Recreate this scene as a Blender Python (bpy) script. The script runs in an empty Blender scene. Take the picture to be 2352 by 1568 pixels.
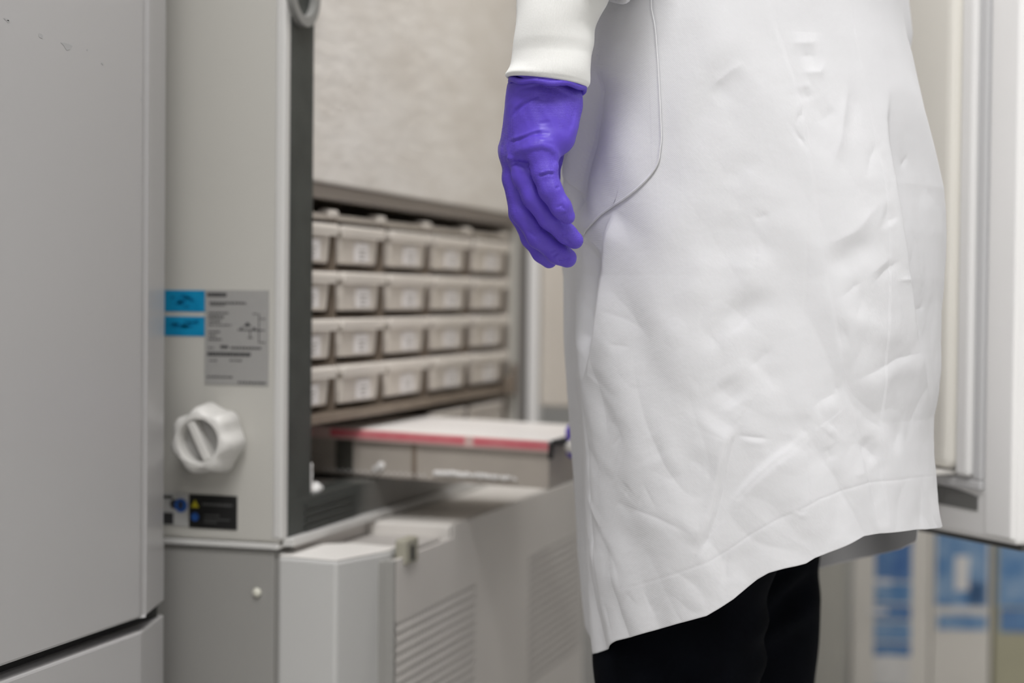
import bpy, bmesh, math, random
import numpy as np
from mathutils import Vector, Matrix
random.seed(7); rng = np.random.default_rng(7)
S = bpy.context.scene
COL = S.collection

# ------------------------------------------------------------------ camera
cam = bpy.data.cameras.new('camera'); camo = bpy.data.objects.new('camera', cam); COL.objects.link(camo)
CX = Vector((0.95618387, 0.29259608, 0.00999671)); CY = Vector((-0.01686953, 0.02097529, 0.99963766)); CF = Vector((-0.29228038, 0.95600605, -0.02499219))
M = Matrix((CX, CY, -CF)).transposed().to_4x4(); M.translation = (0, 0, 0.78)
camo.matrix_world = M
cam.sensor_width = 36.0; cam.lens = 36.0 * 4000 / 2352
cam.clip_start = 0.05; cam.clip_end = 50
cam.dof.use_dof = True; cam.dof.focus_distance = 1.435; cam.dof.aperture_fstop = 2.9
S.camera = camo
# ------------------------------------------------------------------ view and light
S.view_settings.view_transform = 'Standard'; S.view_settings.look = 'None'
S.view_settings.gamma = 1.0; S.view_settings.use_curve_mapping = False
S.view_settings.exposure = -0.33
world = bpy.data.worlds.new('world'); S.world = world; world.use_nodes = True
world.node_tree.nodes['Background'].inputs[0].default_value = (0.8, 0.85, 0.9, 1)
world.node_tree.nodes['Background'].inputs[1].default_value = 0.3
# ceiling panels (the fixtures built below hold these lamps): x, y, size x, size y, watts
LAMPS = [(-.14, .25, .8, .35, 40), (-.28, 1.75, .6, .9, 17), (.3, -1.7, 1.2, .6, 14), (1.6, 1.3, .6, 1.2, 14), (.5, .6, .35, .8, 5)]
for i, (lx, ly, sx, sy, w) in enumerate(LAMPS):
    L = bpy.data.lights.new('panel_lamp', 'AREA'); L.shape = 'RECTANGLE'; L.size = sx; L.size_y = sy; L.energy = w
    L.color = (1.0, 0.985, 0.98)
    lo = bpy.data.objects.new('panel_lamp', L); COL.objects.link(lo); lo.location = (lx, ly, 2.565)

# ------------------------------------------------------------------ materials
def mat(name, col, rough=0.5, metal=0.0, var=0.0, vscale=8.0, col2=None, bump=0.0, bscale=60.0, bdist=0.001, spec=0.5, sheen=0.0, coat=0.0, stretch=None):
    m = bpy.data.materials.new(name); m.use_nodes = True
    nt = m.node_tree; b = nt.nodes['Principled BSDF']
    b.inputs['Base Color'].default_value = (*col, 1); b.inputs['Roughness'].default_value = rough
    b.inputs['Metallic'].default_value = metal; b.inputs['Specular IOR Level'].default_value = spec
    if sheen: b.inputs['Sheen Weight'].default_value = sheen
    if coat: b.inputs['Coat Weight'].default_value = coat
    tc = nt.nodes.new('ShaderNodeTexCoord'); vec = tc.outputs['Object']
    if stretch:
        mp = nt.nodes.new('ShaderNodeMapping'); mp.inputs['Scale'].default_value = stretch
        nt.links.new(vec, mp.inputs['Vector']); vec = mp.outputs['Vector']
    if var or col2:
        n = nt.nodes.new('ShaderNodeTexNoise'); n.inputs['Scale'].default_value = vscale; n.inputs['Detail'].default_value = 4
        nt.links.new(vec, n.inputs['Vector'])
        r = nt.nodes.new('ShaderNodeValToRGB')
        r.color_ramp.elements[0].position = 0.3; r.color_ramp.elements[1].position = 0.7
        c2 = col2 or tuple(min(1, c * (1 + var)) for c in col)
        c1 = col if col2 else tuple(c * (1 - var) for c in col)
        r.color_ramp.elements[0].color = (*c1, 1); r.color_ramp.elements[1].color = (*c2, 1)
        nt.links.new(n.outputs['Fac'], r.inputs['Fac']); nt.links.new(r.outputs['Color'], b.inputs['Base Color'])
    if bump:
        n = nt.nodes.new('ShaderNodeTexNoise'); n.inputs['Scale'].default_value = bscale; n.inputs['Detail'].default_value = 3
        nt.links.new(vec, n.inputs['Vector'])
        bp = nt.nodes.new('ShaderNodeBump'); bp.inputs['Strength'].default_value = bump; bp.inputs['Distance'].default_value = bdist
        nt.links.new(n.outputs['Fac'], bp.inputs['Height']); nt.links.new(bp.outputs['Normal'], b.inputs['Normal'])
    return m
def srgb(r, g, b):
    f = lambda c: ((c / 255 + .055) / 1.055) ** 2.4 if c > 10 else c / 255 / 12.92
    return (f(r), f(g), f(b))

MAT = {}
MAT['paint_a'] = mat('grey_enamel', (.375, .37, .37), .28, var=.012, vscale=3, bump=.03, bscale=25)
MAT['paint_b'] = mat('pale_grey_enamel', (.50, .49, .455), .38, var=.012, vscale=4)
MAT['paint_low'] = mat('grey_panel', (.44, .42, .40), .45, var=.02, vscale=5)
MAT['trim'] = mat('light_trim', (.60, .595, .58), .35)
MAT['plastic_white'] = mat('white_plastic', (.80, .78, .75), .4)
MAT['corner'] = mat('corner_plastic', (.56, .56, .55), .45)
MAT['seal'] = mat('dark_seal', (.040, .045, .041), .55, var=.2, vscale=30)
MAT['dark'] = mat('dark_recess', (.02, .02, .02), .8)
MAT['steel'] = mat('brushed_steel', (.50, .455, .405), .40, .15, var=.08, vscale=14)
MAT['drawer_steel'] = mat('drawer_steel', (.66, .61, .56), .4, .1, var=.05, vscale=10)
MAT['front_lightened'] = mat('front_panel_lightened', (.70, .67, .64), .45, var=.02, vscale=5)  # panel grey lightened in colour, as little light reaches the front
MAT['side_low'] = mat('lower_side_darkened', (.31, .305, .29), .45, var=.02, vscale=4)  # panel grey darkened; on edge, fillet and joint it stands in for shade
MAT['steel_dark'] = mat('rack_steel', (.26, .21, .165), .5, .3, var=.12, vscale=20)
MAT['frost_door'] = mat('frosted_inner_door', (.70, .66, .61), .75, col2=(.80, .77, .73), vscale=24, bump=.45, bscale=70, bdist=.003, stretch=(1, .36, 1))
MAT['inner'] = mat('inner_door_cream', (.70, .65, .585), .5, var=.03, vscale=6)
MAT['liner'] = mat('door_liner_cream', (.88, .855, .79), .5, var=.015, vscale=3)
MAT['door_white'] = mat('door_white', (.90, .895, .89), .4, var=.01)
MAT['box'] = mat('box_plastic', (.72, .665, .60), .45, var=.05, vscale=9)
MAT['box_lid'] = mat('lid_plastic', (.80, .75, .69), .4, var=.05, vscale=12)
MAT['paper'] = mat('label_paper', (.86, .83, .82), .7)
MAT['ink_pale'] = mat('faint_ink', (.38, .36, .34), .7)
MAT['tray_white'] = mat('tray_white', (.92, .89, .87), .35, var=.03, vscale=12)
MAT['red'] = mat('red_tape', (.68, .13, .17), .5, col2=(.72, .24, .26), vscale=35)
MAT['pink'] = mat('pink_lip', (.70, .50, .47), .5)
MAT['frost'] = mat('frost', (.88, .87, .86), .9, bump=.6, bscale=200, bdist=.003)
MAT['ink'] = mat('black_ink', (.03, .03, .032), .6)
MAT['plate'] = mat('plate_silver', (.36, .355, .345), .35, .15)
MAT['blue_tape'] = mat('blue_tape', (.0, .20, .40), .4, col2=(.004, .25, .47), vscale=60)
MAT['blue_tape_dark'] = mat('blue_tape_print', (.0, .12, .27), .4)
MAT['black_label'] = mat('black_label', (.012, .012, .012), .35)
MAT['yellow'] = mat('warning_yellow', (.42, .36, .015), .5)
MAT['blue_sign'] = mat('sign_blue', (.02, .09, .34), .5)
MAT['picto'] = mat('pictogram_white', (.44, .44, .43), .5)
MAT['knob'] = mat('knob_white', (.64, .63, .605), .42)
MAT['knob_in'] = mat('knob_face', (.40, .395, .385), .5)
MAT['cap'] = mat('screw_cap', (.72, .71, .62), .4)
MAT['khaki'] = mat('bracket_khaki', (.36, .345, .28), .5)
MAT['grille_back'] = mat('grille_back', (.03, .028, .026), .8)
MAT['wall'] = mat('wall_paint', (.74, .735, .72), .8, var=.02)
MAT['ceil'] = mat('ceiling_tile', (.82, .82, .81), .9, var=.02)
MAT['floor'] = mat('floor_vinyl', (.60, .59, .57), .5, var=.06, vscale=12)
MAT['carton'] = mat('carton_white', (.74, .71, .66), .7, var=.05, vscale=6)
MAT['olive'] = mat('carton_olive', (.44, .42, .30), .7, var=.05)
MAT['print'] = mat('blue_print', (.06, .20, .44), .6, col2=(.30, .43, .60), vscale=26)
MAT['print2'] = mat('deep_blue_print', (.05, .14, .38), .6, col2=(.16, .30, .50), vscale=20)
MAT['smear'] = mat('print_white', (.74, .73, .72), .6, var=.08, vscale=30)
MAT['bin'] = mat('bin_grey', (.44, .43, .39), .55, var=.05, vscale=5)
MAT['navy'] = mat('navy_cloth', (.0022, .0028, .0048), .9, var=.25, vscale=30, bump=.2, bscale=400, spec=.06)
MAT['shoe'] = mat('shoe_black', (.012, .012, .013), .5)
MAT['sole'] = mat('sole_white', (.6, .6, .58), .6)
MAT['skin'] = mat('skin', (.48, .29, .21), .5, var=.05)
MAT['hair'] = mat('hair', (.02, .014, .01), .5)

def cloth_mat():
    m = mat('coat_cotton', (.715, .72, .745), .82, spec=.25, sheen=.15, var=.01, vscale=20)
    nt = m.node_tree; b = nt.nodes['Principled BSDF']
    tc = nt.nodes['Texture Coordinate']
    w = nt.nodes.new('ShaderNodeTexWave'); w.wave_type = 'BANDS'; w.bands_direction = 'DIAGONAL'
    w.inputs['Scale'].default_value = 420; w.inputs['Distortion'].default_value = .6
    nt.links.new(tc.outputs['Object'], w.inputs['Vector'])
    bp = nt.nodes.new('ShaderNodeBump'); bp.inputs['Strength'].default_value = .12; bp.inputs['Distance'].default_value = .0004
    nt.links.new(w.outputs['Fac'], bp.inputs['Height'])
    n = nt.nodes.new('ShaderNodeTexNoise'); n.inputs['Scale'].default_value = 55; n.inputs['Detail'].default_value = 5
    nt.links.new(tc.outputs['Object'], n.inputs['Vector'])
    bp2 = nt.nodes.new('ShaderNodeBump'); bp2.inputs['Strength'].default_value = .25; bp2.inputs['Distance'].default_value = .0025
    nt.links.new(n.outputs['Fac'], bp2.inputs['Height']); nt.links.new(bp.outputs['Normal'], bp2.inputs['Normal'])
    nt.links.new(bp2.outputs['Normal'], b.inputs['Normal'])
    return m
MAT['coat'] = cloth_mat()
MAT['knit'] = mat('knit_white', (.77, .775, .76), .9, spec=.2, sheen=.3, bump=.25, bscale=700, bdist=.0006)

def glove_mat():
    m = mat('violet_nitrile', (.106, .060, .53), .42, var=.06, vscale=18, spec=.4)
    nt = m.node_tree; b = nt.nodes['Principled BSDF']; tc = nt.nodes['Texture Coordinate']
    # embossed diamond grip pattern: product of two slanted sine waves, worn away in patches
    sep = nt.nodes.new('ShaderNodeSeparateXYZ'); nt.links.new(tc.outputs['Object'], sep.inputs[0])
    def math_(op, a, b2=None):
        n = nt.nodes.new('ShaderNodeMath'); n.operation = op
        for i, v in enumerate((a, b2)):
            if v is None: continue
            if isinstance(v, (int, float)): n.inputs[i].default_value = v
            else: nt.links.new(v, n.inputs[i])
        return n.outputs[0]
    xs = math_('MULTIPLY', sep.outputs['X'], 3000.0); zs = math_('MULTIPLY', sep.outputs['Z'], 2600.0)
    s1 = math_('SINE', math_('ADD', xs, zs)); s2 = math_('SINE', math_('SUBTRACT', xs, zs))
    pr = math_('MULTIPLY', s1, s2)
    n = nt.nodes.new('ShaderNodeTexNoise'); n.inputs['Scale'].default_value = 38; nt.links.new(tc.outputs['Object'], n.inputs['Vector'])
    r = nt.nodes.new('ShaderNodeValToRGB'); r.color_ramp.elements[0].position = .44; r.color_ramp.elements[1].position = .56
    nt.links.new(n.outputs['Fac'], r.inputs['Fac'])
    hgt = math_('MULTIPLY', pr, r.outputs['Color'])
    bp = nt.nodes.new('ShaderNodeBump'); bp.inputs['Strength'].default_value = .45; bp.inputs['Distance'].default_value = .00035
    nt.links.new(hgt, bp.inputs['Height'])
    n2 = nt.nodes.new('ShaderNodeTexNoise'); n2.inputs['Scale'].default_value = 120; n2.inputs['Detail'].default_value = 2; nt.links.new(tc.outputs['Object'], n2.inputs['Vector'])
    bp2 = nt.nodes.new('ShaderNodeBump'); bp2.inputs['Strength'].default_value = .22; bp2.inputs['Distance'].default_value = .0012
    nt.links.new(n2.outputs['Fac'], bp2.inputs['Height']); nt.links.new(bp.outputs['Normal'], bp2.inputs['Normal'])
    nt.links.new(bp2.outputs['Normal'], b.inputs['Normal'])
    return m
MAT['glove'] = glove_mat()

# ------------------------------------------------------------------ object helpers
def link(name, me, m=None, parent=None, smooth=False):
    o = bpy.data.objects.new(name, me); COL.objects.link(o)
    if m is not None and not me.materials: me.materials.append(MAT[m] if isinstance(m, str) else m)
    if parent is not None: o.parent = parent
    if smooth: me.polygons.foreach_set('use_smooth', [True] * len(me.polygons))
    return o
def obj(name, bm, m, parent=None, smooth=False):
    me = bpy.data.meshes.new(name); bmesh.ops.recalc_face_normals(bm, faces=bm.faces[:]); bm.to_mesh(me); bm.free()
    return link(name, me, m, parent, smooth)
def thing(name, label, cat, loc=(0, 0, 0), rz=0.0, group=None):
    o = bpy.data.objects.new(name, None); COL.objects.link(o); o.location = loc; o.rotation_euler = (0, 0, rz)
    o.empty_display_size = .05
    return tag(o, label, cat, group)
def tag(o, label, cat, group=None):
    o['label'] = label; o['category'] = cat
    if group: o['group'] = group
    return o
def struct(o):
    o['kind'] = 'structure'; return o
def box(bm, x0, x1, y0, y1, z0, z1, bev=0.0, seg=2):
    r = bmesh.ops.create_cube(bm, size=1.0)
    vs = r['verts']
    for v in vs:
        v.co = Vector(((x0 + x1) / 2 + v.co.x * (x1 - x0), (y0 + y1) / 2 + v.co.y * (y1 - y0), (z0 + z1) / 2 + v.co.z * (z1 - z0)))
    if bev:
        es = list({e for v in vs for e in v.link_edges})
        bmesh.ops.bevel(bm, geom=es, offset=bev, segments=seg, profile=.5, affect='EDGES')
    return bm
def boxes(*bs, bev=0.0):
    bm = bmesh.new()
    for b in bs: box(bm, *b, bev=bev)
    return bm
def prism(bm, pts, z0, z1, bev=0.0):
    a = [bm.verts.new((x, y, z0)) for x, y in pts]; b = [bm.verts.new((x, y, z1)) for x, y in pts]
    n = len(pts); fs = [bm.faces.new(a[::-1]), bm.faces.new(b)]
    for i in range(n): fs.append(bm.faces.new((a[i], a[(i + 1) % n], b[(i + 1) % n], b[i])))
    if bev:
        es = list({e for f in fs for e in f.edges})
        bmesh.ops.bevel(bm, geom=es, offset=bev, segments=2, profile=.5, affect='EDGES')
    return bm
def arrays(name, co, quads, m, parent=None, smooth=True):
    me = bpy.data.meshes.new(name)
    co = np.asarray(co, np.float32).reshape(-1, 3); quads = np.asarray(quads, np.int32).reshape(-1, 4)
    me.vertices.add(len(co)); me.vertices.foreach_set('co', co.ravel())
    me.loops.add(quads.size); me.loops.foreach_set('vertex_index', quads.ravel())
    me.polygons.add(len(quads)); me.polygons.foreach_set('loop_start', np.arange(0, quads.size, 4, dtype=np.int32))
    me.update(calc_edges=True); me.validate()
    return link(name, me, m, parent, smooth)
def grid_quads(nr, nc, wrap=False):
    i = np.arange(nr - 1)[:, None]; j = np.arange(nc if wrap else nc - 1)[None]
    j2 = (j + 1) % nc
    return np.stack(np.broadcast_arrays(i * nc + j, i * nc + j2, (i + 1) * nc + j2, (i + 1) * nc + j), -1).reshape(-1, 4)
def tube_path(bm, pts, r, seg=8):
    pts = [Vector(p) for p in pts]; rings = []
    for i, p in enumerate(pts):
        d = (pts[min(i + 1, len(pts) - 1)] - pts[max(i - 1, 0)]).normalized()
        u = d.orthogonal().normalized(); v = d.cross(u)
        rr = r[i] if isinstance(r, (list, tuple)) else r
        rings.append([bm.verts.new(p + (u * math.cos(t) + v * math.sin(t)) * rr) for t in [2 * math.pi * k / seg for k in range(seg)]])
    for a, b in zip(rings, rings[1:]):
        k = min(range(seg), key=lambda q: (a[0].co - b[q].co).length)
        for j in range(seg): bm.faces.new((a[j], a[(j + 1) % seg], b[(j + 1 + k) % seg], b[(j + k) % seg]))
    bm.faces.new(rings[0][::-1]); bm.faces.new(rings[-1])
    return bm

# ------------------------------------------------------------------ implicit surfaces (for bodies and hands)
def surface_nets(f, org, h):
    nx, ny, nz = f.shape
    ins = f < 0
    acc = np.zeros((nx - 1, ny - 1, nz - 1, 3), np.float32); cnt = np.zeros((nx - 1, ny - 1, nz - 1), np.float32)
    I, J, K = np.meshgrid(np.arange(nx - 1), np.arange(ny - 1), np.arange(nz - 1), indexing='ij')
    def sl(dx, dy, dz): return f[dx:nx - 1 + dx, dy:ny - 1 + dy, dz:nz - 1 + dz]
    corners = [(a, b, c) for a in (0, 1) for b in (0, 1) for c in (0, 1)]
    for a in corners:
        for ax in range(3):
            if a[ax]: continue
            b = list(a); b[ax] = 1; b = tuple(b)
            fa, fb = sl(*a), sl(*b); cr = (fa < 0) != (fb < 0)
            t = np.where(cr, fa / np.where(cr, fa - fb, 1), 0)
            for q in range(3): acc[..., q] += np.where(cr, a[q] + (t if q == ax else 0), 0)
            cnt += cr
    act = cnt > 0
    idx = -np.ones(act.shape, np.int64); idx[act] = np.arange(act.sum())
    base = np.stack([I[act], J[act], K[act]], -1)
    v = (base + acc[act] / cnt[act][:, None]) * h + org
    quads = []
    # x edges
    for ax in range(3):
        A = [slice(None)] * 3; B = [slice(None)] * 3
        A[ax] = slice(0, -1); B[ax] = slice(1, None)
        ia, ib = ins[tuple(A)], ins[tuple(B)]
        cr = np.argwhere(ia != ib)
        o1, o2 = [q for q in range(3) if q != ax]
        ok = (cr[:, o1] > 0) & (cr[:, o2] > 0) & (cr[:, o1] < f.shape[o1] - 1) & (cr[:, o2] < f.shape[o2] - 1)
        cr = cr[ok]
        def cell(d1, d2):
            c = cr.copy(); c[:, o1] -= d1; c[:, o2] -= d2; return idx[c[:, 0], c[:, 1], c[:, 2]]
        q = np.stack([cell(1, 1), cell(0, 1), cell(0, 0), cell(1, 0)], -1)
        flip = ia[cr[:, 0], cr[:, 1], cr[:, 2]]
        if ax == 1: flip = ~flip
        q[~flip] = q[~flip][:, ::-1]
        quads.append(q)
    return v, np.concatenate(quads)
class Field:
    def __init__(s, lo, hi, h):
        s.h = h; s.lo = np.array(lo, np.float32)
        n = [int(math.ceil((b - a) / h)) + 1 for a, b in zip(lo, hi)]
        g = [s.lo[i] + h * np.arange(n[i], dtype=np.float32) for i in range(3)]
        s.P = np.meshgrid(*g, indexing='ij'); s.shape = n
    def cap(s, a, b, ra, rb):
        a = np.array(a, np.float32); b = np.array(b, np.float32); d = b - a; L = float(d @ d) or 1e-9
        t = np.clip(sum((s.P[i] - a[i]) * d[i] for i in range(3)) / L, 0, 1)
        q = sum((s.P[i] - a[i] - t * d[i]) ** 2 for i in range(3))
        return np.sqrt(q) - (ra + (rb - ra) * t)
    def ell(s, c, r):
        k = np.sqrt(sum(((s.P[i] - c[i]) / r[i]) ** 2 for i in range(3)))
        return (k - 1) * min(r)
    def chain(s, js, k=.003, sc=.001):
        f = None
        for a, b in zip(js, js[1:]):
            g = s.cap(a[:3], b[:3], a[3] * sc, b[3] * sc); f = g if f is None else smin(f, g, k)
        return f
    def mesh(s, f): return surface_nets(f.astype(np.float32), s.lo, s.h)
def smin(a, b, k):
    hh = np.clip(.5 + .5 * (b - a) / k, 0, 1)
    return b + (a - b) * hh - k * hh * (1 - hh)
def relax(v, q, it=2, lam=.5):
    for _ in range(it):
        s = np.zeros_like(v); c = np.zeros(len(v))
        for i in range(4):
            a, b = q[:, i], q[:, (i + 1) % 4]
            for k in range(3): s[:, k] += np.bincount(a, v[b, k], len(v)) + np.bincount(b, v[a, k], len(v))
            c += np.bincount(a, minlength=len(v)) + np.bincount(b, minlength=len(v))
        v = v + lam * (s / c[:, None] - v)
    return v
def vnormals(v, q):
    n = np.cross(v[q[:, 2]] - v[q[:, 0]], v[q[:, 3]] - v[q[:, 1]])
    out = np.zeros_like(v)
    for i in range(4):
        for k in range(3): out[:, k] += np.bincount(q[:, i], n[:, k], len(v))
    return out / (np.linalg.norm(out, axis=1, keepdims=True) + 1e-12)
def seg_dist(x, y, pts):
    """distance, signed side (+ on the left of the path) and run 0..1 along a 2-D polyline"""
    best = np.full(x.shape, 1e9); side = np.zeros(x.shape); run = np.zeros(x.shape)
    L = [math.hypot(b[0] - a[0], b[1] - a[1]) for a, b in zip(pts, pts[1:])]; T = sum(L) or 1e-9; acc = 0
    for (a, b), l in zip(zip(pts, pts[1:]), L):
        dx, dy = b[0] - a[0], b[1] - a[1]; l2 = l * l or 1e-12
        t = ((x - a[0]) * dx + (y - a[1]) * dy) / l2; tc = np.clip(t, 0, 1)
        ex, ey = x - a[0] - tc * dx, y - a[1] - tc * dy
        d = np.hypot(ex, ey); m = d < best
        best = np.where(m, d, best); side = np.where(m, np.sign(dx * ey - dy * ex), side); run = np.where(m, (acc + tc * l) / T, run)
        acc += l
    return best, side, run
def crease(kind, amp, sig, L, x, y, pts, taper=.42):
    d, s, t = seg_dist(x, y, pts)
    tp = np.clip(np.minimum(t, 1 - t) / taper, 0, 1); tp = tp * tp * (3 - 2 * tp)
    tp = tp if kind == 's' else .12 + .88 * tp
    if kind == 'r': return amp * tp * np.exp(-(d / sig) ** 2)
    if kind == 'k': return amp * tp * np.exp(-np.sqrt(d * d + (.12 * sig) ** 2) / (.95 * sig))      # a pressed crease
    if kind == 'c':
        left = amp * np.exp(-d / L) * (1 - np.exp(-(d / (sig * .7)) ** 2) * .35)
        right = amp * np.exp(-(d / sig) ** 2) * .65
        return tp * np.where(s > 0, left, right)
    # 's': everything on the right of the path sinks by amp, fading out 60 mm away
    P = np.array(pts); o = np.argsort(P[:, 1]); P = P[o]
    sd = np.interp(y, P[:, 1], P[:, 0]) - x; t = np.clip((y - P[0, 1]) / (P[-1, 1] - P[0, 1]), 0, 1)
    tp = np.clip(np.minimum(t, 1 - t) / (.34 if amp < -.004 else .02), 0, 1); tp = tp * tp * (3 - 2 * tp)
    return amp * tp * (.5 + .5 * np.tanh(sd / sig)) * np.exp(-(np.maximum(sd, 0) / .09) ** 2)
def vnoise2(x, y, sc, seed):
    r = np.random.default_rng(seed); g = r.random((64, 64))
    X, Y = x * sc + 17.3, y * sc + 9.1
    i, j = np.floor(X).astype(int), np.floor(Y).astype(int); fx, fy = X - i, Y - j
    fx = fx * fx * (3 - 2 * fx); fy = fy * fy * (3 - 2 * fy)
    G = lambda a, b: g[a % 64, b % 64]
    return (G(i, j) * (1 - fx) + G(i + 1, j) * fx) * (1 - fy) + (G(i, j + 1) * (1 - fx) + G(i + 1, j + 1) * fx) * fy - .5

# garment tables: half-widths of the coat at each height, and the lines sewn or creased into it (angle round the body, height)
ZT_D = [0.44,0.46,0.48,0.5,0.52,0.54,0.56,0.58,0.6,0.62,0.64,0.66,0.68,0.7,0.72,0.74,0.76,0.78,0.8,0.82,0.84,0.86,0.88,0.9,0.92,0.94,0.96,0.98,1.0,1.02]
WC_D = [0.2382,0.2373,0.2354,0.2335,0.2317,0.23,0.2287,0.2273,0.2253,0.2234,0.2216,0.2199,0.2185,0.2191,0.2194,0.2197,0.2203,0.2207,0.2211,0.2199,0.2181,0.216,0.2139,0.2109,0.2086,0.2063,0.2037,0.2012,0.1989,0.196]
AW_D = [0.1621,0.163,0.1633,0.1635,0.1635,0.1635,0.163,0.1625,0.162,0.1615,0.1612,0.1609,0.161,0.1631,0.165,0.1665,0.1673,0.1679,0.1685,0.1702,0.1721,0.173,0.1728,0.1707,0.1678,0.1647,0.1612,0.1578,0.1546,0.1509]
hem_D = [[0.3175,0.5825],[0.8525,0.5896],[0.9998,0.5893],[1.1212,0.5894],[1.216,0.5876],[1.3163,0.5818],[1.4171,0.5757],[1.4784,0.5715],[1.5169,0.5669],[1.5946,0.5626],[1.6568,0.5588],[1.7057,0.5533],[1.7571,0.5458],[1.8217,0.5364],[1.8891,0.5286],[1.9591,0.5213],[2.1195,0.5123],[2.2886,0.5027],[2.4569,0.4932],[2.5888,0.4859],[2.7427,0.4736],[2.8544,0.466],[3.0271,0.4577]]
seam_D = [[1.5473,1.0316],[1.5137,1.007],[1.4818,0.9841],[1.4555,0.959],[1.4351,0.9193],[1.4354,0.8824],[1.4327,0.8605],[1.4211,0.8247],[1.402,0.7964],[1.3682,0.7709],[1.2787,0.7088],[1.2368,0.6909],[1.1924,0.6666],[1.1642,0.6326],[1.1243,0.5926]]
pocket_D = [[2.1088,1.0346],[2.0759,1.0055],[2.0645,0.9731],[2.0614,0.9371],[2.0615,0.9119],[2.0817,0.8941],[2.1158,0.8852],[2.1845,0.8747],[2.2701,0.8661],[2.3617,0.86],[2.4662,0.8543],[2.5749,0.8438],[2.6916,0.835]]
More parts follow.
